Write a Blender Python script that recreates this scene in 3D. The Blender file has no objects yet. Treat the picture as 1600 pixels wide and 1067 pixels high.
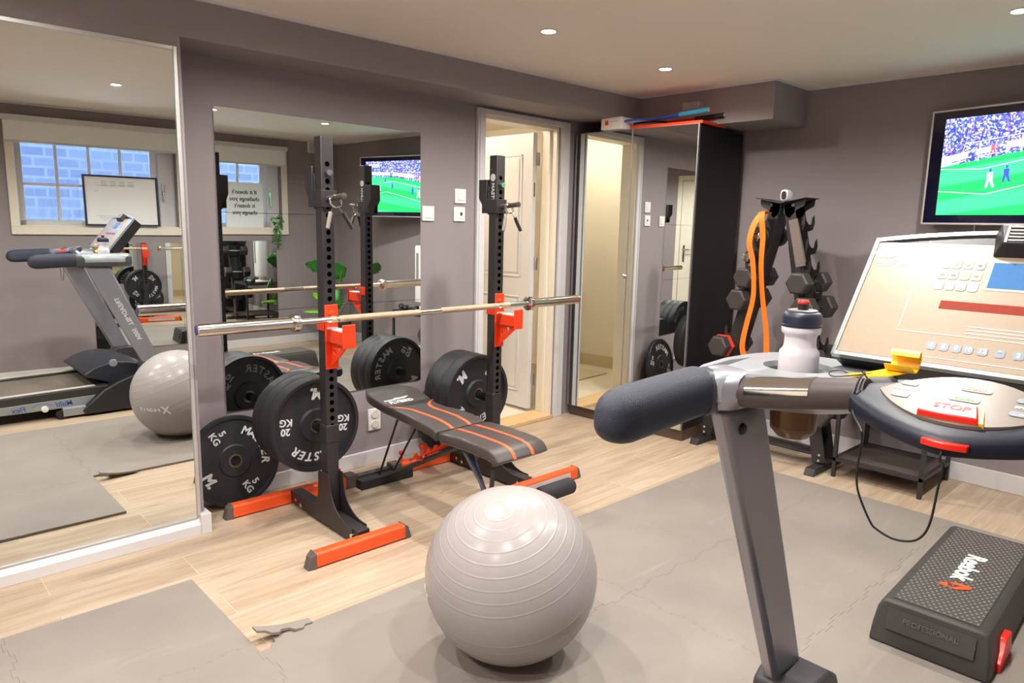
import bpy, bmesh, math, random
from math import sin, cos, pi, radians as rad
from mathutils import Vector, Matrix
random.seed(7)
D = bpy.data
SC = bpy.context.scene
COL = SC.collection
V = Vector

# ------------------------------------------------------------------ materials
MATS = {}
def _new(name):
    m = D.materials.new(name); m.use_nodes = True
    nt = m.node_tree; b = nt.nodes['Principled BSDF']
    return m, nt, b
def srgb(c):
    return tuple(((x/255)/12.92 if x/255 <= .04045 else ((x/255+.055)/1.055)**2.4) for x in c)+(1,)
def mat(name, rgb, rough=.5, metal=0., noise=.06, scale=40, bump=0., bscale=300, spec=.5, coat=0., trans=0., alpha=1., emit=None, estr=1., sheen=0.):
    """principled material with a faint procedural mottling in colour and roughness"""
    if name in MATS: return MATS[name]
    m, nt, b = _new(name); c = srgb(rgb)
    tc = nt.nodes.new('ShaderNodeTexCoord')
    nz = nt.nodes.new('ShaderNodeTexNoise'); nz.inputs['Scale'].default_value = scale; nz.inputs['Detail'].default_value = 4
    nt.links.new(tc.outputs['Object'], nz.inputs['Vector'])
    mx = nt.nodes.new('ShaderNodeMix'); mx.data_type = 'RGBA'
    mx.inputs[6].default_value = tuple(min(1, x*(1+noise)) for x in c[:3])+(1,)
    mx.inputs[7].default_value = tuple(x*(1-noise) for x in c[:3])+(1,)
    nt.links.new(nz.outputs['Fac'], mx.inputs[0]); nt.links.new(mx.outputs[2], b.inputs['Base Color'])
    b.inputs['Roughness'].default_value = rough; b.inputs['Metallic'].default_value = metal
    b.inputs['Specular IOR Level'].default_value = spec; b.inputs['Coat Weight'].default_value = coat
    b.inputs['Transmission Weight'].default_value = trans; b.inputs['Alpha'].default_value = alpha
    if emit: b.inputs['Emission Color'].default_value = srgb(emit); b.inputs['Emission Strength'].default_value = estr
    if bump:
        n2 = nt.nodes.new('ShaderNodeTexNoise'); n2.inputs['Scale'].default_value = bscale
        nt.links.new(tc.outputs['Object'], n2.inputs['Vector'])
        bp = nt.nodes.new('ShaderNodeBump'); bp.inputs['Strength'].default_value = bump; bp.inputs['Distance'].default_value = .002
        nt.links.new(n2.outputs['Fac'], bp.inputs['Height']); nt.links.new(bp.outputs['Normal'], b.inputs['Normal'])
    MATS[name] = m; return m
def emat(name, rgb, s):
    if name in MATS: return MATS[name]
    m, nt, b = _new(name)
    b.inputs['Base Color'].default_value = (0,0,0,1); b.inputs['Emission Color'].default_value = srgb(rgb); b.inputs['Emission Strength'].default_value = s
    MATS[name] = m; return m

GREYWALL = mat('grey_wall_paint', (145,136,138), .62, noise=.03, scale=3, bump=.06, bscale=500, spec=.3)
CEIL = mat('cream_ceiling_paint', (242,236,228), .8, noise=.015, scale=2, spec=.2)
WHITE = mat('white_satin_paint', (212,210,211), .35, noise=.015, scale=8)
CREAM = mat('cream_painted_wood', (228,220,204), .4, noise=.02, scale=6)
BATHW = mat('bathroom_wall_paint', (232,226,212), .6, noise=.02, scale=3)
MIRROR = mat('silvered_mirror', (236,240,238), .004, 1., noise=.0, scale=3)
ALU = mat('brushed_aluminium', (190,190,190), .3, 1., noise=.05, scale=60)
CHROME = mat('polished_chrome', (215,213,210), .12, 1., noise=.02, scale=30)
STEEL = mat('satin_steel', (206,200,190), .2, 1., noise=.05, scale=80)
BLKMETAL = mat('black_powder_coat', (45,41,42), .46, 0., noise=.12, scale=120, bump=.15, bscale=900)
HOLE = mat('dark_hole', (4,4,4), .95, noise=.01, spec=0.)
REDM = mat('red_orange_powder_coat', (238,66,28), .38, noise=.05, scale=50)
REDF = mat('orange_foot_paint', (240,88,36), .4, noise=.05, scale=50)
GREYCAP = mat('grey_plastic_cap', (92,84,80), .5, noise=.08, bump=.2, bscale=700)
RUBBER = mat('black_bumper_rubber', (34,33,36), .5, noise=.15, scale=60, bump=.12, bscale=600)
RUBHUB = mat('dark_hub_rubber', (44,42,42), .45, noise=.1, scale=60)
LETTER = mat('pale_moulded_lettering', (205,205,205), .6, noise=.05)
VINYL = mat('black_bench_vinyl', (72,66,63), .36, noise=.08, scale=90, bump=.25, bscale=700)
ORSTR = mat('orange_stripe', (222,98,58), .45, noise=.05)
BLKPL = mat('black_plastic', (30,29,32), .45, noise=.08, scale=70)
GRIP = mat('navy_grip_foam', (40,45,62), .42, noise=.15, scale=300, bump=1.0, bscale=700)
SILVER = mat('silver_plastic', (160,164,168), .34, .35, noise=.04, scale=50)
SILVERP = mat('silver_painted_steel', (162,162,170), .34, .6, noise=.04, scale=30)
NAVY = mat('dark_navy_plastic', (38,41,54), .36, noise=.08, scale=60, bump=.1, bscale=900)
BLUEGL = mat('blue_grey_gloss', (70,96,150), .2, noise=.04)
BALLM = mat('grey_pearl_vinyl', (166,159,157), .27, .0, noise=.03, scale=5, spec=.28)
TEALP = mat('mint_plastic', (120,215,205), .4)
WHITEP = mat('white_plastic', (235,233,230), .3, noise=.01)
ORBAND = mat('orange_rubber_band', (250,125,30), .5, noise=.06, scale=30)
REDBAND = mat('red_orange_rubber', (225,70,40), .5, noise=.06, scale=30)
LEAF = mat('glossy_green_leaf', (52,130,48), .35, noise=.3, scale=12)
LEAF2 = mat('light_green_leaf', (120,180,50), .4, noise=.2, scale=12)
STEM = mat('green_stem', (120,150,60), .5)
POT = mat('dark_clay_pot', (60,58,58), .6)
DARKWOOD = mat('black_brown_wood_foil', (26,20,19), .5, noise=.2, scale=30, bump=.1, bscale=200)
YELP = mat('yellow_plastic', (250,200,30), .35, noise=.05)
STOPRED = mat('red_stop_plastic', (235,40,25), .3)
HEXB = mat('dark_hex_rubber', (62,56,54), .45, noise=.12, scale=60, bump=.15, bscale=600)

def ang_wrap():  # oak planks
    m, nt, b = _new('light_oak_planks'); N = nt.nodes; L = nt.links
    tc = N.new('ShaderNodeTexCoord'); mp = N.new('ShaderNodeMapping'); mp.inputs['Location'].default_value = (.37,.09,0)
    L.new(tc.outputs['Object'], mp.inputs['Vector'])
    br = N.new('ShaderNodeTexBrick'); br.offset = .37; br.inputs['Scale'].default_value = 1
    br.inputs['Brick Width'].default_value = 1.28; br.inputs['Row Height'].default_value = .19; br.inputs['Mortar Size'].default_value = .0016
    br.inputs['Mortar Smooth'].default_value = .6
    br.inputs['Color1'].default_value = (0,0,0,1); br.inputs['Color2'].default_value = (1,1,1,1); br.inputs['Mortar'].default_value = (.5,.5,.5,1)
    L.new(mp.outputs['Vector'], br.inputs['Vector'])
    m2 = N.new('ShaderNodeMapping'); m2.inputs['Scale'].default_value = (1.3, 14, 1); L.new(tc.outputs['Object'], m2.inputs['Vector'])
    sh = N.new('ShaderNodeVectorMath'); sh.operation = 'ADD'; L.new(m2.outputs['Vector'], sh.inputs[0])
    sc = N.new('ShaderNodeVectorMath'); sc.operation = 'SCALE'; sc.inputs['Scale'].default_value = 9; L.new(br.outputs['Color'], sc.inputs[0]); L.new(sc.outputs['Vector'], sh.inputs[1])
    nz = N.new('ShaderNodeTexNoise'); nz.inputs['Scale'].default_value = 1.6; nz.inputs['Detail'].default_value = 8; nz.inputs['Distortion'].default_value = 1.2
    L.new(sh.outputs['Vector'], nz.inputs['Vector'])
    cr = N.new('ShaderNodeValToRGB'); e = cr.color_ramp.elements
    e[0].position = .22; e[0].color = srgb((170,145,119)); e[1].position = .80; e[1].color = srgb((207,189,167))
    k = cr.color_ramp.elements.new(.5); k.color = srgb((190,169,145))
    L.new(nz.outputs['Fac'], cr.inputs['Fac'])
    hs = N.new('ShaderNodeMix'); hs.data_type = 'RGBA'; hs.blend_type = 'MULTIPLY'; hs.inputs[0].default_value = 1
    r2 = N.new('ShaderNodeValToRGB'); r2.color_ramp.elements[0].color = (.86,.84,.82,1); r2.color_ramp.elements[1].color = (1.0,1.0,1.0,1)
    L.new(br.outputs['Color'], r2.inputs['Fac']); L.new(cr.outputs['Color'], hs.inputs[6]); L.new(r2.outputs['Color'], hs.inputs[7])
    mo = N.new('ShaderNodeMix'); mo.data_type = 'RGBA'; mo.inputs[7].default_value = srgb((226,218,205))
    mf = N.new('ShaderNodeMath'); mf.operation = 'MULTIPLY'; mf.inputs[1].default_value = .55; L.new(br.outputs['Fac'], mf.inputs[0])
    L.new(mf.outputs[0], mo.inputs[0]); L.new(hs.outputs[2], mo.inputs[6])
    L.new(mo.outputs[2], b.inputs['Base Color']); b.inputs['Roughness'].default_value = .42
    bp = N.new('ShaderNodeBump'); bp.inputs['Strength'].default_value = .12; bp.inputs['Distance'].default_value = .002
    L.new(nz.outputs['Fac'], bp.inputs['Height']); L.new(bp.outputs['Normal'], b.inputs['Normal'])
    return m
OAK = ang_wrap()

def foam():
    m, nt, b = _new('grey_foam_mat'); N = nt.nodes; L = nt.links
    tc = N.new('ShaderNodeTexCoord')
    nz = N.new('ShaderNodeTexNoise'); nz.inputs['Scale'].default_value = 2.4; nz.inputs['Detail'].default_value = 6; L.new(tc.outputs['Object'], nz.inputs['Vector'])
    mp = N.new('ShaderNodeMapping'); mp.inputs['Rotation'].default_value = (0,0,.9); mp.inputs['Scale'].default_value = (1.2,9,1); L.new(tc.outputs['Object'], mp.inputs['Vector'])
    sc = N.new('ShaderNodeTexNoise'); sc.inputs['Scale'].default_value = 1.3; sc.inputs['Detail'].default_value = 5; L.new(mp.outputs['Vector'], sc.inputs['Vector'])
    r = N.new('ShaderNodeValToRGB'); r.color_ramp.elements[0].position = .3; r.color_ramp.elements[0].color = srgb((136,128,121)); r.color_ramp.elements[1].position = .75; r.color_ramp.elements[1].color = srgb((150,141,133))
    L.new(nz.outputs['Fac'], r.inputs['Fac'])
    r2 = N.new('ShaderNodeValToRGB'); r2.color_ramp.elements[0].position = .62; r2.color_ramp.elements[1].position = .8
    r2.color_ramp.elements[0].color = (0,0,0,1); r2.color_ramp.elements[1].color = (.35,.35,.35,1); L.new(sc.outputs['Fac'], r2.inputs['Fac'])
    mx = N.new('ShaderNodeMix'); mx.data_type = 'RGBA'; mx.inputs[7].default_value = srgb((184,178,170)); L.new(r2.outputs['Color'], mx.inputs[0]); L.new(r.outputs['Color'], mx.inputs[6])
    L.new(mx.outputs[2], b.inputs['Base Color']); b.inputs['Roughness'].default_value = .5; b.inputs['Specular IOR Level'].default_value = .4
    w = N.new('ShaderNodeTexWave'); w.inputs['Scale'].default_value = 75; w.bands_direction = 'DIAGONAL'; L.new(tc.outputs['Object'], w.inputs['Vector'])
    bp = N.new('ShaderNodeBump'); bp.inputs['Strength'].default_value = .22; bp.inputs['Distance'].default_value = .0008
    L.new(w.outputs['Fac'], bp.inputs['Height']); L.new(bp.outputs['Normal'], b.inputs['Normal'])
    return m
FOAM = foam()

# ------------------------------------------------------------------ mesh builder
def rotm(ax, a): return Matrix.Rotation(a, 4, ax)
def T(x, y, z): return Matrix.Translation((x, y, z))
class MB:
    def __init__(s): s.bm = bmesh.new()
    def _faces(s, vs0, fs0, m, M):
        if M is not None: bmesh.ops.transform(s.bm, matrix=M, verts=vs0)
        for f in fs0: f.material_index = m
    def raw(s, verts, faces, m=0, M=None):
        vs = [s.bm.verts.new(v) for v in verts]; fs = []
        for f in faces:
            try: fs.append(s.bm.faces.new([vs[i] for i in f]))
            except ValueError: pass
        s._faces(vs, fs, m, M); return s
    def box(s, x0, x1, y0, y1, z0, z1, m=0, M=None):
        return s.raw([(x0,y0,z0),(x1,y0,z0),(x1,y1,z0),(x0,y1,z0),(x0,y0,z1),(x1,y0,z1),(x1,y1,z1),(x0,y1,z1)],
                     [(0,3,2,1),(4,5,6,7),(0,1,5,4),(1,2,6,5),(2,3,7,6),(3,0,4,7)], m, M)
    def rings(s, rings, m=0, M=None, cap=True, closed=False):
        n = len(rings[0]); vs = []; 
        for r in rings: vs += [tuple(p) for p in r]
        fs = []; R = len(rings)
        for i in range(R if closed else R-1):
            j = (i+1) % R
            for k in range(n):
                l = (k+1) % n; fs.append((i*n+k, i*n+l, j*n+l, j*n+k))
        if cap and not closed: fs += [tuple(range(n))[::-1], tuple((R-1)*n+k for k in range(n))]
        return s.raw(vs, fs, m, M)
    def prism(s, poly, axis, a, b, m=0, M=None):
        """poly in the plane normal to axis; for 'y' the polygon is (x, z), for 'x' (y, z), for 'z' (x, y)"""
        def P(p, t):
            return {'x': (t, p[0], p[1]), 'y': (p[0], t, p[1]), 'z': (p[0], p[1], t)}[axis]
        return s.rings([[P(p, a) for p in poly], [P(p, b) for p in poly]], m, M)
    def cyl(s, p0, p1, r0, r1=None, seg=20, m=0, cap=True, M=None):
        r1 = r0 if r1 is None else r1
        return s.tube([p0, p1], [r0, r1], seg, m, cap, M)
    def tube(s, pts, r, seg=12, m=0, cap=True, M=None, closed=False, sx=1., up0=None):
        pts = [V(p) for p in pts]; n = len(pts); rr = r if isinstance(r, (list, tuple)) else [r]*n
        rings = []; up = None
        for i, p in enumerate(pts):
            if closed: d = pts[(i+1) % n]-pts[i-1]
            else: d = pts[min(i+1, n-1)]-pts[max(i-1, 0)]
            d = d.normalized() if d.length > 1e-9 else V((0,0,1))
            if up is None:
                up = V(up0) if up0 else (V((0,0,1)) if abs(d.z) < .9 else V((1,0,0)))
            a = d.cross(up); a = a.normalized() if a.length > 1e-6 else d.orthogonal().normalized()
            up = a.cross(d).normalized()
            rings.append([p+a*(cos(2*pi*k/seg)*rr[i]*sx)+up*(sin(2*pi*k/seg)*rr[i]) for k in range(seg)])
        return s.rings(rings, m, M, cap, closed)
    def lathe(s, prof, seg=48, m=0, M=None, mats=None):
        """prof: (r, z) pairs about z"""
        rings = [[(r*cos(2*pi*k/seg), r*sin(2*pi*k/seg), z) for k in range(seg)] for r, z in prof]
        vs = []; 
        for r in rings: vs += r
        allv = [s.bm.verts.new(v) for v in vs]; fs = []
        for i in range(len(prof)-1):
            for k in range(seg):
                l = (k+1) % seg
                q = (i*seg+k, i*seg+l, (i+1)*seg+l, (i+1)*seg+k)
                try:
                    f = s.bm.faces.new([allv[x] for x in q]); f.material_index = mats[i] if mats else m
                except ValueError: pass
        for e, o in ((0, 1), (len(prof)-1, 0)):
            if prof[e][0] > 1e-5:
                idx = [e*seg+k for k in range(seg)]
                if o: idx = idx[::-1]
                f = s.bm.faces.new([allv[x] for x in idx]); f.material_index = (mats[min(e, len(mats)-1)] if mats else m)
        bmesh.ops.remove_doubles(s.bm, verts=allv, dist=1e-6)
        if M is not None: bmesh.ops.transform(s.bm, matrix=M, verts=[v for v in allv if v.is_valid])
        return s
    def ball(s, c, r, m=0, seg=16, sc=(1,1,1)):
        prof = [(r*sin(pi*i/(seg//2)), -r*cos(pi*i/(seg//2))) for i in range(seg//2+1)]
        prof[0] = (0, -r); prof[-1] = (0, r)
        return s.lathe(prof, seg, m, T(*c) @ Matrix.Diagonal((sc[0], sc[1], sc[2], 1)))
    def mesh(s, me, m=0, M=None):
        n0 = len(s.bm.verts); f0 = len(s.bm.faces); s.bm.from_mesh(me)
        s.bm.verts.ensure_lookup_table(); s.bm.faces.ensure_lookup_table()
        if M is not None: bmesh.ops.transform(s.bm, matrix=M, verts=s.bm.verts[n0:])
        for f in s.bm.faces[f0:]: f.material_index = m
        return s
    def text(s, txt, size, M, m=0, ext=.0006, bold=.012, shear=0., align='CENTER', sx=1.):
        s.mesh(text_mesh(txt, size, ext, bold, shear, align), m, M @ Matrix.Diagonal((sx,1,1,1))); return s
    def build(s, name, mats, parent=None, bev=0., smooth=35, world=True, normals=True, subsurf=0):
        if normals: bmesh.ops.recalc_face_normals(s.bm, faces=s.bm.faces)
        if parent is not None and world:
            L = V((0,0,0)); q = parent
            while q is not None: L += q.location; q = q.parent
            if L.length > 0: bmesh.ops.translate(s.bm, verts=s.bm.verts, vec=-L)
        me = D.meshes.new(name); s.bm.to_mesh(me); s.bm.free()
        for mm in (mats if isinstance(mats, (list, tuple)) else [mats]): me.materials.append(mm)
        if smooth:
            me.polygons.foreach_set('use_smooth', [True]*len(me.polygons)); me.set_sharp_from_angle(angle=rad(smooth))
        o = D.objects.new(name, me); COL.objects.link(o)
        if parent is not None: o.parent = parent
        if bev:
            b = o.modifiers.new('bevel', 'BEVEL'); b.width = bev; b.segments = 2; b.limit_method = 'ANGLE'; b.angle_limit = rad(40)
        if subsurf:
            q = o.modifiers.new('sub', 'SUBSURF'); q.levels = subsurf; q.render_levels = subsurf
        return o
_tc = {}
def text_mesh(txt, size, ext, bold, shear, align):
    k = (txt, size, ext, bold, shear, align)
    if k in _tc: return _tc[k]
    c = D.curves.new('txt', 'FONT'); c.body = txt; c.size = size; c.extrude = ext; c.offset = bold*size; c.shear = shear
    c.align_x = align; c.align_y = 'CENTER'; c.resolution_u = 3
    o = D.objects.new('txt', c); COL.objects.link(o)
    me = D.meshes.new_from_object(o); D.objects.remove(o); D.curves.remove(c)
    _tc[k] = me; return me
def tag(o, label, cat, group=None):
    o['label'] = label; o['category'] = cat
    if group: o['group'] = group
    return o
def thing(name, label, cat, loc=(0,0,0), rz=0., group=None):
    o = D.objects.new(name, None); COL.objects.link(o); o.location = loc; o.rotation_euler = (0,0,rz); o.empty_display_size = .1
    return tag(o, label, cat, group)
def struct(name, mb, mats, **k):
    o = mb.build(name, mats, **k); o['kind'] = 'structure'; return o
def copy_thing(o, loc=None, rot=None, label=None):
    def rec(a, par):
        c = a.copy(); COL.objects.link(c); c.parent = par
        for ch in list(a.children): rec(ch, c)
        return c
    c = rec(o, None)
    if loc is not None: c.location = loc
    if rot is not None: c.rotation_euler = rot
    if label: c['label'] = label
    return c

# ------------------------------------------------------------------ camera
yaw, pitch, roll = rad(43.18), rad(9.34), rad(1.23); CAMZ = 1.4
fw = V((sin(yaw)*cos(pitch), cos(yaw)*cos(pitch), -sin(pitch))); rt = V((cos(yaw), -sin(yaw), 0)); up = rt.cross(fw)
r_ = rt*cos(roll)+up*sin(roll); u_ = -rt*sin(roll)+up*cos(roll)
cam = D.cameras.new('camera'); co = D.objects.new('camera', cam); COL.objects.link(co)
cam.sensor_width = 36; cam.lens = 1108.7/1600*36; cam.clip_start = .02
co.matrix_world = Matrix(((r_.x,u_.x,-fw.x,0),(r_.y,u_.y,-fw.y,0),(r_.z,u_.z,-fw.z,CAMZ),(0,0,0,1)))
SC.camera = co

# ------------------------------------------------------------------ the room
CE = 2.29; YS = -.65; BACK = []          # things built against the window wall, turned with it at the end
BA = rad(3.5); XE = 4.575; XWW = -1.3; YM = 3.157
RA = rad(1.8); RO = (1.9, 3.46, 0)               # the recessed wall stands 1.8 degrees off square
RM = T(*RO) @ rotm('Z', RA)
struct('floor', MB().box(XWW-.1, XE+.1, YS-.7, 3.62, -.06, 0), OAK, bev=0)
struct('ceiling', MB().box(XWW-.1, XE+.1, YS-.7, 3.7, CE, CE+.06), CEIL)
struct('wall_left', MB().box(XWW, 1.075, YM, 3.75, 0, CE), GREYWALL)
w = MB(); w.box(-.83, 1.09, 0, .12, 0, CE, M=RM); w.box(1.81, 2.72, 0, .12, 0, CE, M=RM); w.box(1.09, 1.81, 0, .12, 2.09, CE, M=RM)
struct('wall_recess', w, GREYWALL)
struct('wall_right', MB().box(XE, XE+.1, YS-.5, 3.72, 0, CE), GREYWALL)
struct('wall_entry', MB().box(XWW-.1, XWW, YS-.7, 3.75, 0, CE), GREYWALL)
WIN1 = (1.08, 2.31, 1.30, 2.12); WIN2 = (2.66, 3.885, 1.30, 2.12)
w = MB(); yb = YS-.3
w.box(XWW-.05, XE+.05, yb, YS, 0, 1.30); w.box(XWW-.05, XE+.05, yb, YS, 2.12, CE); w.box(XWW-.05, WIN1[0], yb, YS, 1.30, 2.12)
w.box(WIN1[1], WIN2[0], yb, YS, 1.30, 2.12); w.box(WIN2[1], XE+.05, yb, YS, 1.30, 2.12)
BACK.append(struct('wall_back', w, GREYWALL))
struct('soffit_beam', MB().box(1.075, XE, YM, 3.57, 2.126, CE), GREYWALL)
struct('soffit_box', MB().box(4.14, XE, 2.17, YM, 2.06, CE), GREYWALL)
# white strips along the ceiling edge
t = .012
struct('trim_1', MB().box(XWW, 4.14, YM-t, YM, CE-t, CE), WHITE)
struct('trim_2', MB().box(4.14-t, 4.14, 2.17-t, YM-t, CE-t, CE).box(4.14, XE, 2.17-t, 2.17, CE-t, CE).box(XE-t, XE, YS, 2.17-t, CE-t, CE), WHITE)
BACK.append(struct('trim_3', MB().box(XWW, XE-t, YS, YS+t, CE-t, CE), WHITE))
# baseboards
struct('baseboard_right', MB().box(XE-.016, XE, YS, 2.5, 0, .105), WHITE, bev=.003)
struct('baseboard_recess', MB().box(-.82, 1.03, -.016, 0, 0, .085, M=RM), WHITE, bev=.003)
struct('baseboard_left', MB().prism([(YM+.008,0),(YM-.030,0),(YM-.030,.045),(YM-.006,.075),(YM+.008,.075)], 'x', XWW, 1.072).box(1.05, 1.095, YM-.036, YM+.05, 0, .092), WHITE, bev=.002)
BACK.append(struct('baseboard_back', MB().box(XWW, XE-.02, YS, YS+.014, 0, .09), WHITE, bev=.003))
struct('baseboard_entry', MB().box(XWW, XWW+.014, YS+.014, 1.38, 0, .09).box(XWW, XWW+.014, 2.32, YM-.03, 0, .09), WHITE, bev=.003)

# windows behind the camera
def window(n, x0, x1, z0, z1):
    root = D.objects.new('window_%d' % n, None); COL.objects.link(root); root.location = ((x0+x1)/2, YS, z0); root['kind'] = 'structure'; BACK.append(root)
    c = MB(); cw = .065
    c.box(x0-cw, x1+cw, YS, YS+.02, z0-cw, z0); c.box(x0-cw, x1+cw, YS, YS+.02, z1, z1+cw)
    c.box(x0-cw, x0, YS, YS+.02, z0, z1); c.box(x1, x1+cw, YS, YS+.02, z0, z1)
    c.build('casing', CREAM, root, bev=.003)
    f = MB(); ya, yb2 = YS-.16, YS-.10; fr = .055; xs1 = x1-.14
    f.box(x0, xs1, ya, yb2, z0, z0+fr); f.box(x0, xs1, ya, yb2, z1-fr, z1); f.box(x0, x0+fr, ya, yb2, z0, z1); f.box(xs1-fr, xs1, ya, yb2, z0, z1)
    f.box(xs1, x1, ya-.03, yb2+.03, z0, z1); f.build('window_frame', WHITE, root, bev=.003)
    b = MB(); b.box(x0, x1, YS-.10, YS, z0-.001, z0+.012); b.build('sill', CREAM, root, bev=.003)
    mu = MB(); W = (xs1-fr)-(x0+fr)
    for i in (1, 2, 3): mu.box(x0+fr+W*i/4-.011, x0+fr+W*i/4+.011, ya+.015, yb2-.01, z0+fr, z1-fr)
    zm = z0+fr+(z1-fr-z0-fr)*.42; mu.box(x0+fr, xs1-fr, ya+.015, yb2-.01, zm-.011, zm+.011); mu.build('muntins', WHITE, root, bev=.002)
    MB().box(x0+fr, xs1-fr, ya+.028, ya+.032, z0+fr, z1-fr).build('pane', GLASS, root)
    h = MB(); h.box(xs1+.02, xs1+.045, yb2+.03, yb2+.045, z0+.30, z0+.40); h.box(xs1+.025, xs1+.04, yb2+.045, yb2+.06, z0+.24, z0+.34); h.build('handle', CHROME, root, bev=.003)
g, nt, b = _new('window_glass'); N = nt.nodes
tr = N.new('ShaderNodeBsdfTransparent'); gl = N.new('ShaderNodeBsdfGlossy'); gl.inputs['Roughness'].default_value = .02; fx = N.new('ShaderNodeFresnel'); mxs = N.new('ShaderNodeMixShader')
nt.links.new(fx.outputs[0], mxs.inputs[0]); nt.links.new(tr.outputs[0], mxs.inputs[1]); nt.links.new(gl.outputs[0], mxs.inputs[2]); nt.links.new(mxs.outputs[0], N['Material Output'].inputs[0]); N.remove(b)
GLASS = g
window(1, *WIN1); window(2, *WIN2)
BLIND = mat('white_roller_cloth', (244,246,245), .8, noise=.03, scale=60, emit=None)
for i, (x0, x1, lab) in enumerate(((1.0, 2.33, 'rolled-up white roller blind over the window with the whiteboard'), (2.62, 3.94, 'rolled-up white roller blind over the window with the printed poster'))):
    r = thing('roller_blind', lab, 'blind', ((x0+x1)/2, YS+.05, 2.0), group='window blinds'); BACK.append(r)
    MB().box(x0, x1, YS+.021, YS+.075, 2.145, 2.19).build('cassette', WHITE, r, bev=.006)
    MB().box(x0+.02, x1-.02, YS+.040, YS+.044, 1.99, 2.15).build('cloth', BLIND, r)
    MB().box(x0+.02, x1-.02, YS+.034, YS+.050, 1.975, 1.992).build('bottom_bar', WHITE, r, bev=.003)
# outside the windows: a light-well wall, colour darkened and blued to dim the daylight
br_, nt, b = _new('darkened_blue_bricks'); tx = nt.nodes.new('ShaderNodeTexBrick'); tx.inputs['Scale'].default_value = 2.2
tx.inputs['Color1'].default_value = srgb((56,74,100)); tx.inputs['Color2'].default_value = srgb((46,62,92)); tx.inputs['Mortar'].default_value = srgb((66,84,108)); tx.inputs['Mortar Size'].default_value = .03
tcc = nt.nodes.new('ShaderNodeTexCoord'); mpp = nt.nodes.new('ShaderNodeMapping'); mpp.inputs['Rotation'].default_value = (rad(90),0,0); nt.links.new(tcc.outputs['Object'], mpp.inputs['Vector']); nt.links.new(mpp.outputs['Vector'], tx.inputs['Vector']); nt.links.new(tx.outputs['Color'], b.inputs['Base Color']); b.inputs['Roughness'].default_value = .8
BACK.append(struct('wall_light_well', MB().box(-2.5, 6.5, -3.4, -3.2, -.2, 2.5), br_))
BACK.append(struct('bounce_ground', MB().box(-2.5, 6.5, -3.2, YS-.3, .8, 1.26), mat('bounce_white', (238,238,238), .9, noise=.2, scale=60)))  # unseen ground, raised and whitened to bounce sunlight up to the ceiling

# door at the entry end (seen in mirrors)
def door(root, x0, x1, top, hinge_right=True, mirror_panels=False):
    pass
e = D.objects.new('door_2', None); COL.objects.link(e); e.location = (XWW, 1.85, 0); e['kind'] = 'structure'
c = MB(); c.box(XWW, XWW+.02, 1.40, 1.47, 0, 2.14); c.box(XWW, XWW+.02, 2.23, 2.30, 0, 2.14); c.box(XWW, XWW+.02, 1.47, 2.23, 2.07, 2.14); c.build('casing', CREAM, e, bev=.004)
c = MB(); c.box(XWW, XWW+.012, 1.475, 2.225, 0.01, 2.065)
for z0, z1 in ((.2, .95), (1.1, 1.9)):
    for y0, y1 in ((1.58, 1.80), (1.90, 2.12)): c.box(XWW+.012, XWW+.018, y0, y1, z0, z1)
c.build('door_leaf', CREAM, e, bev=.005)
c = MB(); c.box(XWW+.012, XWW+.018, 1.53, 1.56, .92, 1.16); c.cyl((XWW+.018,1.545,1.1), (XWW+.06,1.545,1.1), .009); c.cyl((XWW+.055,1.545,1.1), (XWW+.055,1.66,1.1), .009); c.build('handle', CHROME, e)

# doorway to the bathroom in the recessed wall
e = D.objects.new('door_1', None); COL.objects.link(e); e.location = (0,0,0); e['kind'] = 'structure'
def R(mb, *a, m=0): mb.box(*a, m=m, M=RM); return mb
c = MB(); R(c, 1.034, 1.098, -.022, 0, 0, 2.11); R(c, 1.82, 1.905, -.022, 0, 0, 2.11); R(c, 1.098, 1.82, -.022, 0, 2.075, 2.11)
R(c, 1.83, 1.852, -.030, -.022, 0, 2.11); R(c, 1.046, 1.058, -.028, -.022, 0, 2.10)
c.build('casing', WHITE, e, bev=.003)
c = MB(); R(c, 1.09, 1.105, 0, .14, 0, 2.075); R(c, 1.79, 1.81, 0, .14, 0, 2.075); R(c, 1.105, 1.79, 0, .14, 2.055, 2.075); R(c, 1.772, 1.79, .05, .075, 0, 2.05)
c.build('door_frame', CREAM, e, bev=.003)
THR = mat('pine_threshold', (214,180,130), .5, noise=.15, scale=20)
c = MB(); R(c, 1.105, 1.79, -.03, .15, 0, .028); c.build('threshold', THR, e, bev=.004)
# the leaf stands open at a right angle, hinged on the right jamb
HX, HY = 1.775, .175
c = MB(); R(c, HX-.04, HX, HY, HY+.72, .04, 2.045)
for z0, z1 in ((.16, .88), (1.02, 1.90)):
    for y0, y1 in ((HY+.10, HY+.32), (HY+.40, HY+.62)):
        for q in ((y0, y1, z0, z0+.012), (y0, y1, z1-.012, z1), (y0, y0+.012, z0, z1), (y1-.012, y1, z0, z1)): R(c, HX-.047, HX-.04, *q)
        R(c, HX-.045, HX-.04, y0+.03, y1-.03, z0+.03, z1-.03)
lf = c.build('door_leaf', WHITE, e, bev=.003)
c = MB()
for z in (.22, 1.08, 1.82): R(c, HX-.006, HX+.012, HY-.02, HY-.002, z, z+.09)
c.build('hinge', ALU, lf, bev=.002)
c = MB(); R(c, HX-.024, HX-.016, HY-.003, HY, 1.60, 1.70); c.build('lock_plate', BLKPL, lf)
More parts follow.
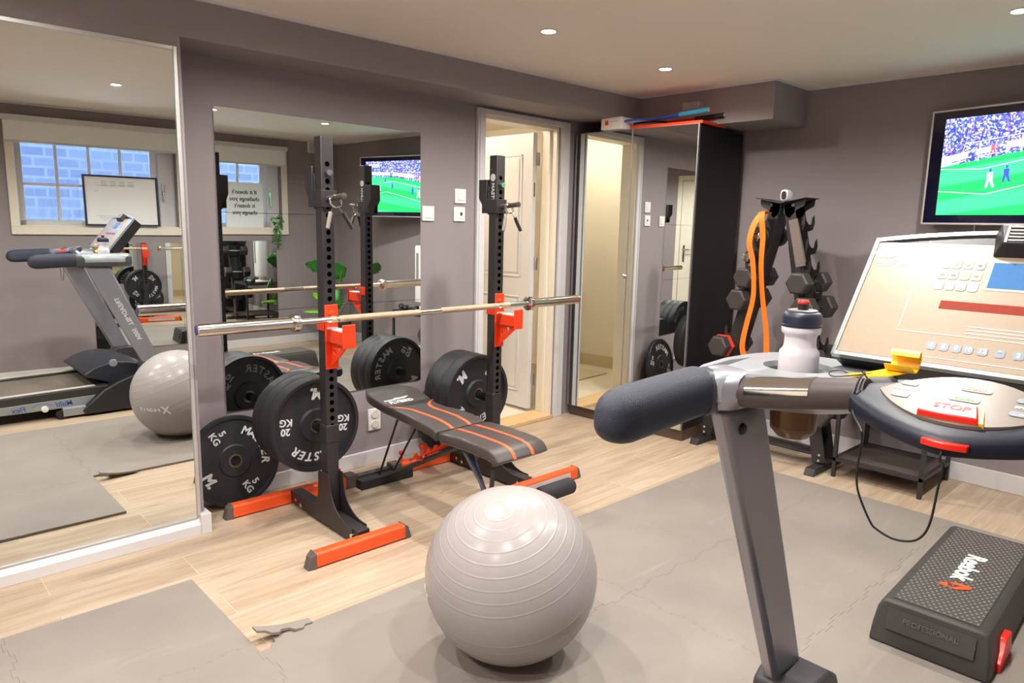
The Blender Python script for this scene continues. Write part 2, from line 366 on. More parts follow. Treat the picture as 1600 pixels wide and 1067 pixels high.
# bathroom behind
BF = mat('pale_bathroom_vinyl', (224,216,198), .35, noise=.04, scale=10)
struct('floor_bathroom', MB().box(.3, 2.72, .12, 2.2, -.04, .015, M=RM), BF)
struct('wall_bathroom', MB().box(.2, .3, .12, 2.2, 0, CE, M=RM).box(2.72, 2.82, .12, 2.2, 0, CE, M=RM).box(.2, 2.82, 2.2, 2.3, 0, CE, M=RM), BATHW)
struct('baseboard_bathroom', MB().box(.3, .315, .12, 2.2, .015, .13, M=RM).box(2.705, 2.72, .12, 2.2, .015, .13, M=RM).box(.315, 2.705, 2.185, 2.2, .015, .13, M=RM), mat('beige_skirting', (205,190,160), .5))
struct('ceiling_bathroom', MB().box(.2, 2.82, .12, 2.3, CE-.02, CE+.04, M=RM), CREAM)
o = MB().box(.55, 1.15, .55, 1.0, .016, .028, M=RM).build('bath_mat', mat('beige_bath_rug', (206,192,164), .95, bump=.8, bscale=300), bev=.005); tag(o, 'beige bath rug on the bathroom floor beyond the open door', 'rug')
c = thing('bathroom_cabinet', 'tall cream cabinet against the bathroom wall', 'cabinet', (RM @ V((.5,1.4,.015))), RA)
def LC(mb): return mb
MB().box(-.19, .16, -.28, .6, 0, 1.95).build('body', CREAM, c, bev=.004, world=False)
MB().box(.161, .175, -.275, .155, .05, .98).build('door', CREAM, c, bev=.004, world=False)
MB().box(.161, .175, .165, .595, .05, .98).build('door', CREAM, c, bev=.004, world=False)
MB().box(.161, .175, -.275, .595, .99, 1.93).build('door', CREAM, c, bev=.004, world=False)

# ------------------------------------------------------------------ mirrors
m = thing('wall_mirror', 'large full-height mirror in a thin silver frame on the left wall', 'mirror', (.3, YM-.005, .08))
MB().box(-.9, 1.043, YM-.005, YM-.001, .078, 2.066).build('glass', MIRROR, m)
fr = MB(); fr.box(1.043, 1.058, YM-.013, YM-.0005, .075, 2.082); fr.box(-.915, 1.043, YM-.013, YM-.0005, 2.066, 2.082); fr.box(-.915, 1.043, YM-.013, YM-.0005, .062, .078); fr.box(-.915, -.9, YM-.013, YM-.0005, .078, 2.066)
fr.build('frame', mat('pale_silver_frame', (196,194,192), .35, .5), m, bev=.002)
m = thing('wall_mirror', 'frameless mirror in three stacked panels behind the squat rack', 'mirror', RM @ V((0,0,.456)), RA)
for z0, z1 in ((.456, .9465), (.9485, 1.4285), (1.4305, 1.912)):
    MB().box(-.598, .598, -.0065, -.0005, z0-.456, z1-.456).build('mirror_panel', MIRROR, m, world=False)
for k in range(6):
    x0 = 1.565+k*.373
    o = MB().box(x0+.001, x0+.372, YS+.0005, YS+.0065, .21, 1.165).build('mirror_tile', MIRROR)
    BACK.append(tag(o, 'frameless mirror tile under the windows, %s from the treadmill end' % ('first','second','third','fourth','fifth','sixth')[k], 'mirror', 'mirror tiles below the windows'))

# ------------------------------------------------------------------ wardrobe
WA = rad(3.9); WO = V((3.93, 2.54, 0))
w = thing('wardrobe', 'tall black-brown wardrobe with two mirrored doors', 'wardrobe', WO, WA)
MB().box(.022, .60, 0, .965, 0.075, 2.035).build('body', DARKWOOD, w, bev=.002, world=False)
MB().box(.03, .60, .004, .961, 0, .075).build('plinth', mat('brown_plinth', (88,70,60), .5), w, world=False)
for y0, y1 in ((0, .4815), (.4835, .965)):
    d_ = MB().box(.002, .020, y0, y1, .077, 2.045).build('door', mat('silver_door_edge', (150,150,150), .4, .6), w, world=False)
    MB().box(0, .003, y0+.006, y1-.0005 if y0 == 0 else y1-.006, .080, 2.041).build('mirror_glass', MIRROR, d_, world=False)
MB().lathe([(0,0),(.016,0),(.018,-.006),(.012,-.010),(0,-.011)], 24, 0, T(0,.50,1.066) @ rotm('Y', rad(90))).build('knob', CHROME, w, world=False)

# things on the wardrobe (local frame of the wardrobe)
WM4 = T(*WO) @ rotm('Z', WA)
def wl(x, y, z): return WM4 @ V((x, y, z))
ZT = 2.046
b = thing('white_box', 'white cardboard box with a small orange mark on top of the wardrobe', 'box', wl(.045,.632,ZT+.0005), WA+rad(0))
MB().box(-.09, .20, -.084, .084, 0, .078).build('carton', WHITEP, b, bev=.004, world=False)
q = MB().box(-.0912, -.0895, .024, .050, .028, .058).build('mark', REDM, b, world=False)
MB().box(-.0912, -.0895, -.055, .005, .050, .053).build('print_lines', mat('pale_grey_print', (190,190,190), .6), b, world=False)
o = MB().box(0, .30, -.03, .50, 0, .018).build('orange_board', REDM, world=False); o.location = wl(.02, 0.02, ZT+.0005); o.rotation_euler = (0,0,WA); tag(o, 'long thin orange board lying on the wardrobe top', 'board')
def racket(name, lab, mgrip, mshaft, mhead, y0, dz, x, rx):
    r = thing(name, lab, 'racket', wl(x, y0, ZT+dz), WA)
    r.rotation_euler = (rad(rx), 0, WA)
    L = .60
    MB().tube([(0,-.02,0),(0,.18,0)], [.017,.016], 16).build('grip', mgrip, r, world=False)
    MB().lathe([(0,0),(.013,0),(.013,.003),(0,.003)], 20, 0, T(0,-.021,0) @ rotm('X', rad(90))).build('grip_end', WHITEP, r, world=False)
    MB().tube([(0,.18,0),(0,.40,0)], [.012,.009], 12, sx=1.4).build('shaft', mshaft, r, world=False)
    hd = MB(); pts = [(.11*sin(a), .53-.14*cos(a), 0) for a in [2*pi*i/36 for i in range(36)]]
    hd.tube(pts, .007, 8, closed=True, cap=False).build('head_rim', mhead, r, world=False)
    st = MB()
    for i in range(-6, 7):
        x_ = i*.0155; h = .135*math.sqrt(max(0, 1-(x_/.108)**2)); st.cyl((x_,.53-h,0),(x_,.53+h,0), .0009, seg=5)
    for i in range(-8, 9):
        y_ = i*.0155; h = .105*math.sqrt(max(0, 1-(y_/.138)**2)); st.cyl((-h,.53+y_,0),(h,.53+y_,0), .0009, seg=5)
    ob = st.build('strings', WHITEP, r, world=False); ob['kind'] = 'stuff'
    return r
racket('racket', 'bright blue racket with a turquoise grip on top of the wardrobe', mat('turquoise_grip', (60,170,205), .5), mat('blue_lacquer', (30,90,190), .3), mat('blue_lacquer', (30,90,190), .3), .02, .088, .10, -4.0)
racket('racket', 'black racket with red shaft lying under the blue racket on the wardrobe', BLKPL, mat('red_lacquer', (200,40,25), .3), BLKPL, -.04, .062, .20, -1.6)
o = MB().box(0,.10,0,.13,0,.055).build('plastic_tub', mat('clear_plastic', (190,195,205), .15, alpha=.45), bev=.008, world=False); o.location = wl(.16,.10,ZT+.108); tag(o, 'small clear plastic tub resting on the rackets', 'tub')

# ------------------------------------------------------------------ switches, sockets, vent
def plate(name, lab, cat, x, z, w_=.088, h=.088, kind='switch', MM=RM):
    r = thing(name, lab, cat, MM @ V((x, 0, z)), RA)
    MB().box(-w_/2, w_/2, -.010, 0, -h/2, h/2).build('cover_plate', WHITEP, r, bev=.003, world=False)
    if kind == 'switch': MB().box(-.024, .024, -.014, -.010, -.026, .026).build('rocker', WHITEP, r, bev=.002, world=False)
    elif kind == 'thermo':
        MB().box(-.026, .026, -.013, -.010, -.026, .026).build('front', WHITEP, r, bev=.002, world=False)
        MB().box(.002, .017, -.0145, -.013, -.008, .012).build('display', BLKPL, r, world=False)
    elif kind == 'socket':
        for dz in (.03, -.03):
            s_ = MB().lathe([(.021,0),(.024,-.003),(.024,0)], 28, 0, T(0,-.010,dz) @ rotm('X', rad(-90))).lathe([(0,.002),(.021,.002),(.021,-.003)], 28, 1, T(0,-.013,dz) @ rotm('X', rad(-90)))
            s_.cyl((-.0095,-.0146,dz), (-.0095,-.0140,dz), .0026, m=2, seg=8); s_.cyl((.0095,-.0146,dz), (.0095,-.0140,dz), .0026, m=2, seg=8)
            s_.build('outlet', [WHITEP, mat('ivory_socket', (222,214,200), .4), HOLE], r, world=False)
    return r
plate('light_switch', 'white light switch above the thermostat beside the door', 'light switch', .905, 1.567)
plate('thermostat', 'white thermostat with a small dark display, below a light switch', 'thermostat', .899, 1.457, kind='thermo')
plate('light_switch', 'white light switch at the right edge of the mirror behind the rack', 'light switch', .655, 1.455)
plate('wall_socket', 'white double wall socket above the baseboard behind the weight bench', 'socket', .262, .266, .084, .128, 'socket')
r = thing('wall_socket', 'white double socket low on the television wall behind the side table', 'socket', (XE, 1.44, .24), rad(-90))
MB().box(-.06, .06, -.012, 0, -.04, .04).build('cover_plate', WHITEP, r, bev=.003, world=False)
for dx in (.03,-.03): MB().lathe([(.0,-.001),(.02,-.001),(.022,-.003),(.024,0)], 24, 0, T(dx,-.012,0) @ rotm('X', rad(-90))).build('outlet', WHITEP, r, world=False)
r = thing('air_vent', 'small white square air vent high on the window wall', 'vent', (4.29, YS, 2.23)); BACK.append(r)
MB().box(4.21, 4.38, YS, YS+.012, 2.16, 2.275).build('frame', WHITEP, r, bev=.003)
s_ = MB()
for i in range(7): s_.box(4.23, 4.36, YS+.012, YS+.017, 2.172+i*.0135, 2.179+i*.0135)
s_.build('slats', mat('vent_grey', (170,168,166), .5), r)

# ------------------------------------------------------------------ ceiling spots
LAMP = emat('lamp_glow', (255,236,205), 28)
sp = None
SPOTS = [(2.48,2.44,'above the weight bench'),(3.49,2.50,'above the wardrobe'),(3.53,.83,'above the step platform, nearest the television'),(1.46,.74,'above the treadmill'),(2.50,.78,'above the space between treadmill and step platform'),(.47,2.44,'above the left floor mats'),(1.47,2.44,'above the squat rack end of the bar'),(.45,.76,'near the camera, above the treadmill deck'),(-.55,2.0,'toward the entry door'),(-.55,.76,'above the entry end of the treadmill')]
for i, (x, y, lb) in enumerate(SPOTS):
    if sp is None:
        sp = thing('ceiling_light', '', 'light', (x, y, CE), group='recessed ceiling spotlights')
        MB().lathe([(.040,0),(.044,-.004),(.034,-.006),(.031,-.002),(.031,0)], 32).build('trim_ring', WHITEP, sp, world=False)
        MB().lathe([(0,-.0025),(.031,-.0025)], 32).build('lens', LAMP, sp, world=False, normals=False); o = sp
    else: o = copy_thing(sp, (x, y, CE))
    o['label'] = 'round recessed ceiling spotlight '+lb
    l = D.lights.new('spot', 'SPOT'); l.energy = 34; l.color = (1, .955, .905); l.spot_size = rad(163); l.spot_blend = .75; l.shadow_soft_size = .03
    lo = D.objects.new('spot_lamp', l); COL.objects.link(lo); lo.location = (x, y, CE-.02)
for x_, y_, e_ in ((1.0, .75, 9), (.9, 1.5, 5)):
    l = D.lights.new('bath', 'POINT'); l.energy = e_; l.color = (1, .90, .74); l.shadow_soft_size = .08; lo = D.objects.new('bathroom_lamp', l); COL.objects.link(lo); lo.location = RM @ V((x_, y_, CE-.12))

# ------------------------------------------------------------------ floor mats
XL = [-.35, .26, .865, 1.475, 2.085, 2.68, 3.27, 3.842]; YL = [-.27, .33, .92, 1.53, 2.14, 2.715]
def edge(p, q, seed):
    """puzzle edge from p to q"""
    p, q = V(p), V(q); d = q-p; L = d.length; u = d/L; n = V((-u.y, u.x)); out = [p]; k = 6; a = .012; s = L/(k+.5)
    for i in range(k):
        t0 = s*(i+.38); w1, w2 = s*.30, s*.42; sg = a if (i+seed) % 2 == 0 else -a; mid = t0+s*.3
        out += [p+u*(mid-w1/1.0*.75), p+u*(mid-w2*.75)+n*sg, p+u*(mid+w2*.75)+n*sg, p+u*(mid+w1*.75)]
    out.append(q); return out
tiles = set()
for i in range(7):
    for j in range(5):
        if j == 4 and i > 1: continue          # back block only at the left
        if j < 2 and i < 3: continue
        if j < 1 and i < 4: continue
        tiles.add((i, j))
def tile_label(i, j):
    rows = {0:'front row by the windows',1:'second row from the windows',2:'middle row beside the treadmill',3:'row touching the bare planks',4:'row jutting toward the big mirror'}
    cols = ['first','second','third','fourth','fifth','sixth','seventh']
    return 'grey foam tile, %s from the left, %s' % (cols[i], rows[j])
for (i, j) in sorted(tiles):
    x0, x1, y0, y1 = XL[i], XL[i+1], YL[j], YL[j+1]; poly = []
    sd = [((x0,y0),(x1,y0),(i,j-1),('h',i,j)), ((x1,y0),(x1,y1),(i+1,j),('v',i+1,j)), ((x1,y1),(x0,y1),(i,j+1),('h',i,j+1)), ((x0,y1),(x0,y0),(i-1,j),('v',i,j))]
    for k, (a, b_, nb, key) in enumerate(sd):
        if nb in tiles:
            if k < 2: e_ = edge(a, b_, key[1]+key[2])
            else: e_ = edge(b_, a, key[1]+key[2])[::-1]
            poly += e_[:-1]
        else: poly.append(V(a))
    if (i, j) == (2, 3):  # the corner where the edging has lifted
        poly = [p for p in poly if not (p.x < .93 and p.y > 2.10)]
        ins = [V((.93, 2.14)), V((.925, 2.108)), V((.905, 2.100)), V((.90, 2.085)), V((.868, 2.088))]
        idx = max(range(len(poly)), key=lambda t_: -((poly[t_].x-.93)**2+(poly[t_].y-2.14)**2))
        # find where the polygon runs from the top edge to the left edge
        best = None
        for t_ in range(len(poly)):
            a, b_ = poly[t_], poly[(t_+1) % len(poly)]
            if a.y > 2.1 and b_.x < 1.0 and b_.y < 2.1: best = t_
        if best is not None: poly = poly[:best+1]+ins+poly[best+1:]
    mb = MB(); mb.prism([(p.x, p.y) for p in poly], 'z', .0005, .0125)
    o = mb.build('foam_tile', FOAM, bev=.0016, smooth=0); tag(o, tile_label(i, j), 'floor mat', 'interlocking grey foam floor tiles')
c = MB(); pts = []; n = 14
for i in range(n+1):
    t_ = i/n; pts.append((.880+t_*.19, 2.172-.012*t_, .014+.032*(1-t_)**2))
rg = []
for i, (x, y, z) in enumerate(pts):
    wd = .034+(.018 if (i//3) % 2 else 0); yy = y+.010*(1-i/n)
    rg.append([(x,yy,z-.004),(x,yy-wd,z-.004-(.0 if i else 0)),(x,yy-wd,z+.005),(x,yy,z+.005)])
c.rings(rg); o = c.build('mat_edging', FOAM, smooth=0); tag(o, 'curled-up strip of grey mat edging at the corner on the planks', 'mat edging')

# ------------------------------------------------------------------ squat rack
UX = (1.545, 2.548); UY = 2.827; UH = 1.755; UW = .058; UD = .058
CUT = []
def upright(side, x):
    t = thing('squat_rack_stand', '%s black squat rack upright on orange feet' % side, 'squat rack', (x, 2.855, 0), group='pair of squat rack stands')
    h = UW/2; y0, y1 = UY, UY+UD
    c = MB(); c.box(x-h, x+h, y0, y1, .06, UH, m=0)
    zs = [1.640-.0362*k for k in range(34)]
    for z in zs:
        c.cyl((x,y0-.0008,z),(x,y0+.004,z), .0118, m=1, seg=18)
        c.cyl((x,y1-.004,z),(x,y1+.0008,z), .0118, m=1, seg=18)
    c.build('upright', [BLKMETAL, HOLE], t, bev=.003)
    MF_ = Matrix(((0,0,-1,0),(0,-1,0,0),(-1,0,0,0),(0,0,0,1)))
    if side == 'right':
        MB().text('MASTERFIT', .032, T(x-h-.0006, (y0+y1)/2, 1.535) @ MF_, bold=.02).build('lettering', LETTER, t)
        MB().lathe([(.015,0),(.019,0),(.019,.0008),(.015,.0008)], 28, 0, T(x-h, (y0+y1)/2, 1.642) @ rotm('Y', rad(-90))).text('M', .022, T(x-h-.0006, (y0+y1)/2, 1.642) @ MF_, bold=.03).build('badge', LETTER, t)
    # base beam running toward the wall and its curved gusset
    c = MB(); c.box(x-.035, x+.025, 2.56, 3.20, .012, .072)
    c.build('base_beam', BLKMETAL, t, bev=.003)
    c = MB()
    for xs in (x-.040, x+.030):
        pr = [(2.60,.015)]+[(2.60+.205*(1-math.cos(a)) , .075+.17*(1-math.sin(a))*1.0) for a in []]
        arc = [(2.63+.165*sin(k/8*pi/2), .075+.155*(1-cos(k/8*pi/2))) for k in range(9)]
        pr = [(2.60,.012),(2.60,.075)]+arc+[(2.80,.262),(2.892,.262),(2.900,.25)]+[(2.90+.05*(1-cos(k/5*pi/2)), .20-.12*sin(k/5*pi/2)) for k in range(6)]+[(3.02,.075),(3.02,.012)]
        c.prism(pr, 'x', xs, xs+.005)
    c.build('gusset', BLKMETAL, t, bev=.0015)
    def foot(y, xa, xb, nm):
        f = MB(); f.prism([(y,.006),(y+.052,.006),(y+.052,.058),(y+.044,.066),(y+.008,.066),(y,.058)], 'x', xa+.035, xb-.035)
        return f.build(nm, REDF, t, bev=.003)
    def caps(y, xa, xb, par):
        for a, b_ in ((xa, xa+.038), (xb, xb-.038)):
            MB().rings([[(a+(b_-a)*.0, y+.004,0),(a,y+.05,0),(a+(b_-a)*.35,y+.046,.052),(a+(b_-a)*.35,y+.008,.052)],[(b_,y-.002,0),(b_,y+.055,0),(b_,y+.055,.070),(b_,y-.002,.070)]]).build('end_cap', GREYCAP, par, bev=.004)
    if side == 'left':
        f = foot(2.495, x-.30, x+.205, 'front_foot'); caps(2.495, x-.30, x+.205, f)
        f = foot(3.195, x-.36, x+.32, 'rear_foot'); caps(3.195, x-.36, x-.30, f) if 0 else None
        a = x-.36; MB().rings([[(a,3.199,0),(a,3.245,0),(a+.013,3.241,.052),(a+.013,3.203,.052)],[(a+.038,3.193,0),(a+.038,3.25,0),(a+.038,3.25,.070),(a+.038,3.193,.070)]]).build('end_cap', GREYCAP, f, bev=.004)
        MB().box(x+.275, x+.335, 3.188, 3.254, .0, .074).build('end_cap', GREYCAP, f, bev=.004)
        MB().cyl((x+.24,3.221,.066),(x+.24,3.221,.09), .006).lathe([(0,.026),(.014,.024),(.016,.015),(.014,.004),(0,0)], 18, 0, T(x+.24,3.221,.088)).build('knob', REDM, t)
    else:
        f = foot(2.515, x-.20, x+.375, 'front_foot'); caps(2.515, x-.20, x+.375, f)
        MB().box(x-.05, x+.28, 2.5135, 2.5155, .018, .050).build('label_strip', mat('pale_grey_print', (200,198,196), .5), f)
        f = foot(3.195, x-.42, x+.22, 'rear_foot'); caps(3.195, x-.42+.04, x+.22, f) if 0 else None
        MB().box(x-.44, x-.38, 3.188, 3.254, 0, .074).build('end_cap', GREYCAP, f, bev=.004)
        MB().cyl((x-.36,3.221,.066),(x-.36,3.221,.11), .006).lathe([(0,.026),(.014,.024),(.018,.015),(.014,.004),(0,0)], 18, 0, T(x-.36,3.221,.105)).build('knob', REDM, t)
    for (yy, zz) in ((2.60,.042),(3.12,.045),(3.07,.035)): MB().cyl((x-.0355,yy,zz),(x-.047,yy,zz), .010, seg=10).build('bolt', CHROME, t)
    # red safety arm
    h2 = h+.004; zt = 1.035; zb = .745
    c = MB(); c.box(x-h2+.004, x+h2+.002, y0-.006, y0-.0012, zb, zt); c.box(x-h2-.003, x-h2+.001, y0-.005, y1-.0, .92, .975)
    c.box(x-h2+.010, x+h2-.006, 2.676, y0-.006, .872, .928)
    c.box(x-h2+.004, x+h2+.001, 2.670, 2.676, .858, .962)
    c.build('safety_arm', REDM, t, bev=.004)
    gx = x-.002; c = MB(); hs = [(2.787,.828,.0115),(2.745,.852,.0105)]
    # triangular web with two round holes, built as a strip of quads around each hole
    tri = [(y0-.006,.752),(y0-.006,.874),(2.680,.874),(2.680,.862)]
    c.prism(tri, 'x', gx-.003, gx+.003); wb = c.build('arm_gusset', REDM, t, smooth=0)
    for yy, zz, rr_ in hs:
        cu = MB().cyl((gx-.02,yy,zz),(gx+.02,yy,zz), rr_, seg=20).build('cut', REDM)
        bo_ = wb.modifiers.new('hole', 'BOOLEAN'); bo_.operation = 'DIFFERENCE'; bo_.solver = 'EXACT'; bo_.object = cu; CUT.append((wb, cu))
    MB().box(x-h2+.012, x+h2-.008, 2.678, y0-.008, .928, .934).build('arm_pad', WHITEP, t, bev=.001)
    MB().lathe([(0,.014),(.010,.012),(.014,.005),(.015,0)], 20, 0, T(x+.002,y0-.006,.995) @ rotm('X', rad(90))).build('bolt_dome', REDM, t)
    # J-hook carrier with its peg: sits on the wall side, peg points into the room
    c = MB()
    c.box(x-h2, x+h2, y1+.0, y1+.006, 1.45, 1.60); c.box(x-h2-.003, x-h2, y0-.006, y1+.05, 1.457, 1.530); c.box(x+h2, x+h2+.003, y0-.006, y1+.05, 1.457, 1.530)
    c.box(x-h2-.003, x+h2+.003, y0-.010, y0-.004, 1.457, 1.530)
    c.prism([(y1+.012,1.455),(y1+.012,1.632),(y1+.075,1.632),(y1+.075,1.535)], 'x', x-h2-.004, x+h2+.004)
    c.build('hook_carrier', BLKMETAL, t, bev=.003)
    MB().cyl((x-.002, y0-.008, 1.492),(x-.002, y0-.135, 1.503), .0125, seg=20).lathe([(.012,0),(.0135,.002),(.0135,.010),(0,.012)], 20, 0, T(x-.002,y0-.133,1.5028) @ rotm('X', rad(90))).build('peg', mat('scuffed_dark_steel', (112,104,98), .35, .7), t)
    MB().cyl((x, y0-.002, 1.6038),(x, y0-.022, 1.6038), .013, seg=18).build('pin', STEEL, t)
    # storage horn toward the wall
    MB().cyl((x, y1, .445),(x, 3.235, .452), .0235, seg=24).build('storage_horn', mat('dark_horn', (40,40,42), .3, .6), t)
    MB().box(x-.033, x+.033, y0-.003, y1+.004, .405, .485).build('horn_bracket', BLKMETAL, t, bev=.003)
    return t
upright('left', UX[0]); upright('right', UX[1])
dg = bpy.context.evaluated_depsgraph_get()
for o_, _ in {id(a): (a, b) for a, b in CUT}.values():
    me_ = D.meshes.new_from_object(o_.evaluated_get(dg)); o_.modifiers.clear(); o_.data = me_
for _, c_ in CUT: D.objects.remove(c_)
o = MB().box(1.86, 2.13, 3.202, 3.240, .020, .055).box(1.95, 2.13, 3.206, 3.236, .055, .057).build('telescopic_bar', mat('grey_steel_bar', (110,108,108), .35, .7), bev=.003)
c = MB()
for k in range(3): c.cyl((1.90+k*.06,3.221,.0555),(1.90+k*.06,3.221,.0575), .005, m=0, seg=12)
c.build('adjusting_hole', HOLE, o); tag(o, 'grey telescopic floor bar joining the two squat rack stands', 'rack bar')

# ------------------------------------------------------------------ barbell
by, bz = 2.779, .975; bt = thing('barbell', 'bare steel barbell lying across both rack arms', 'barbell', (2.05, by, bz))
X0, X1 = .952, 3.133
MB().tube([(X0+.41,by,bz),(X1-.41,by,bz)], .0142, 20).build('shaft', STEEL, bt)
for a, b_ in ((1.52, 1.545), (1.56, 1.99), (2.12, 2.50), (2.515, 2.58)): MB().tube([(a,by,bz),(b_,by,bz)], .0149, 20).build('knurling', mat('knurled_steel', (196,176,150), .5, .8, noise=.2, scale=400, bump=.8, bscale=2500), bt)
for s, xa in ((1, X0), (-1, X1)):
    MB().lathe([(0,0),(.0215,0),(.0250,.004),(.0252,.395),(.027,.396)], 32, 0, T(xa,by,bz) @ rotm('Y', rad(90*s))).build('sleeve', STEEL, bt)
    MB().lathe([(.024,.390),(.0375,.390),(.039,.393),(.039,.415),(.030,.420),(.0145,.425)], 32, 0, T(xa,by,bz) @ rotm('Y', rad(90*s))).build('collar', STEEL, bt)
    MB().lathe([(0,-.0012),(.017,-.0012),(.017,0)], 24, 0, T(xa,by,bz) @ rotm('Y', rad(90*s))).build('end_cap', mat('blue_foil_cap', (80,90,170), .3, .4), bt)

# ------------------------------------------------------------------ bumper plates
def arc_text(mb, txt, R, size, a0, step, z, m=0):
    for i, ch in enumerate(txt):
        a = a0-i*step
        mb.text(ch, size, rotm('Z', a-pi/2) @ T(0, R, z), m, bold=.028, shear=.15)
def make_plate(kg, th, label, R=.225):
    """disc about local z, front face at z = +th/2; lettering on both faces; local +x is the centre of the word"""
    t = thing('bumper_plate', label, 'weight plate', group='black bumper plates')
    h = th/2
    MB().lathe([(.026,-h*.9),(.075,-h*.9),(.082,-h*.55),(.105,-h*.50),(R*.90,-h*.50),(R*.915,-h*.95),(R*.985,-h),(R,-h*.75),(R,h*.75),(R*.985,h),(R*.915,h*.95),(R*.90,h*.50),(.105,h*.50),(.082,h*.55),(.075,h*.9),(.026,h*.9),(.026,-h*.9)], 64, 0).build('disc', RUBBER, t, world=False)
    MB().lathe([(.0255,-h*.93),(.033,-h*.93),(.034,-h*.85),(.034,h*.85),(.033,h*.93),(.0255,h*.93),(.0255,-h*.93)], 32).build('hub_ring', mat('brass_tinted_steel', (150,136,112), .3, .9), t, world=False)
    for fl in (Matrix.Identity(4), rotm('X', pi)):
        z = h*.50+.0004
        def part(nm, fn):
            q = MB(); fn(q); q.bm.transform(fl); q.build(nm, LETTER, t, world=False, normals=False)
        part('word', lambda q: arc_text(q, 'MASTER', .152, .056, 5*rad(14.5)/2, rad(14.5), z))
        for s in (1, -1):
            def mk(q):
                for tx_, off in ((str(kg), .022), ('KG', -.022)): q.text(tx_, .046, rotm('Z', -pi/2) @ T(-s*.148, off, z), bold=.03)
            part('weight_mark', mk)
        part('logo', lambda q: q.text('M.', .070, rotm('Z', -pi/2) @ T(0, -.152, z), bold=.05, shear=.2))
    return t
RX90 = lambda phi: (Matrix.Rotation(rad(90), 4, 'X') @ rotm('Z', phi))  # local z -> world -y; phi turns the writing
def put(t, x, y, z, phi, M=None):
    t.matrix_world = T(x, y, z) @ (M or RX90(phi))
    t.location = (x, y, z); t.rotation_euler = (M or RX90(phi)).to_euler()
HZ = .452
zc = HZ-.0255+.0235
P20 = make_plate(20, .078, ''); put(P20, UX[0], 3.010, zc-.001, rad(-95)); P20['label'] = 'front 20 kg plate on the left rack horn, nearest the camera'
P15 = make_plate(15, .070, ''); put(P15, UX[0], 3.085, zc, rad(40)); P15['label'] = 'middle black plate of three on the left rack horn'
P10 = make_plate(10, .066, ''); put(P10, UX[0], 3.154, zc+.001, rad(50)); P10['label'] = 'rear 10 kg plate on the left rack horn, nearest the wall'
P5 = make_plate(5, .034, '')
for src, y, phi, lb, dz in ((P20, 3.018, -45, 'front 20 kg plate on the right rack horn', 0), (P15, 3.093, 90, 'middle black plate of three on the right rack horn', .001), (P10, 3.162, 150, 'rear 10 kg plate on the right rack horn, nearest the wall', .001)):
    c = copy_thing(src, label=lb); put(c, UX[1], y, zc+dz, rad(phi))
def lean(t, x, ybot, phi, th, R=.225, tilt=9):
    a = rad(tilt); M = Matrix.Rotation(-a, 4, 'X') @ RX90(phi)
    # bottom front edge touches the floor
    zc_ = R*cos(a)+th/2*sin(a); put(t, x, ybot+R*sin(a)*1.0, zc_, 0, M)
lean(P5, 1.305, 3.335, rad(28), .034); P5['label'] = '5 kg plate leaning on the wall beside the big mirror'
c = copy_thing(P5, label='5 kg plate leaning on the wall behind the weight bench'); lean(c, 2.63, 3.345, rad(110), .034)

# ------------------------------------------------------------------ spring collars hanging on the pegs
def spring_collar(x, lab, tw):
    dz = .083
    t = thing('spring_collar', lab, 'barbell collar', (x, 2.745, 1.40+dz), group='spring collars on the rack pegs')
    c = MB(); pts = []
    for i in range(61):
        a = i/60*2*pi*2.1+rad(-60); pts.append((x-.002+.027*cos(a), 2.765-.020*i/60, 1.4005+dz+.027*sin(a)))
    c.tube(pts, .0022, 8)
    h1 = [(x-.010,2.764,1.374+dz),(x-.018,2.762,1.362+dz),(x-.028,2.757,1.35+dz)]; h2 = [(x+.008,2.745,1.374+dz),(x+.014,2.742,1.362+dz),(x+.024,2.735,1.35+dz)]
    c.tube(h1, .0022, 8); c.tube(h2, .0022, 8); c.build('coil', CHROME, t)
    MB().tube([(x-.026,2.758,1.354+dz),(x-.032,2.755,1.335+dz),(x-.046,2.750,1.285+dz)], [.0085,.0095,.0085], 14).build('handle', mat('grey_grip', (130,122,112), .5), t)
    MB().tube([(x+.022,2.736,1.354+dz),(x+.030,2.733,1.335+dz),(x+.056*tw,2.72,1.285+dz)], [.0085,.0095,.0085], 14).build('handle', BLKPL, t)
spring_collar(UX[0], 'chrome spring collar hanging from the left upright peg', 1.0)
spring_collar(UX[1], 'chrome spring collar hanging from the right upright peg', .9)

# ------------------------------------------------------------------ weight bench
bn = thing('weight_bench', 'folding black weight bench with orange stripes between the rack stands', 'weight bench', (2.04, 2.7, 0))
def pad(path, x0, x1, th, name, rnd=.012):
    """path: (y, z, half-width scale) of the top surface; lofted cushion"""
    rg = []
    xm = (x0+x1)/2; hw = (x1-x0)/2
    n = len(path)
    for i, (y, z, s) in enumerate(path):
        p, q = path[max(i-1,0)], path[min(i+1,n-1)]
        d = V((0, q[0]-p[0], q[1]-p[1])).normalized(); nn = V((0, -d.z, d.y)); 
        if nn.z < 0: nn = -nn
        c0 = V((xm, y, z)); w = hw*s; t_ = th
        pr = [(-w+rnd,0),(w-rnd,0),(w-rnd*.3,-rnd*.3),(w,-rnd),(w,-t_+rnd),(w-rnd,-t_),(-w+rnd,-t_),(-w,-t_+rnd),(-w,-rnd),(-w+rnd*.3,-rnd*.3)]
        rg.append([c0+V((a,0,0))+nn*b_ for a, b_ in pr])
    mb = MB(); mb.rings(rg); return mb.build(name, VINYL, bn, bev=.004, smooth=50)
back = [(3.190,.525,.62),(3.175,.531,.70),(3.09,.527,.97),(3.05,.521,1.0),(2.95,.500,.93),(2.86,.488,.84),(2.78,.484,.86),(2.70,.485,.95),(2.60,.482,1.0),(2.53,.472,1.0),(2.502,.462,1.0)]
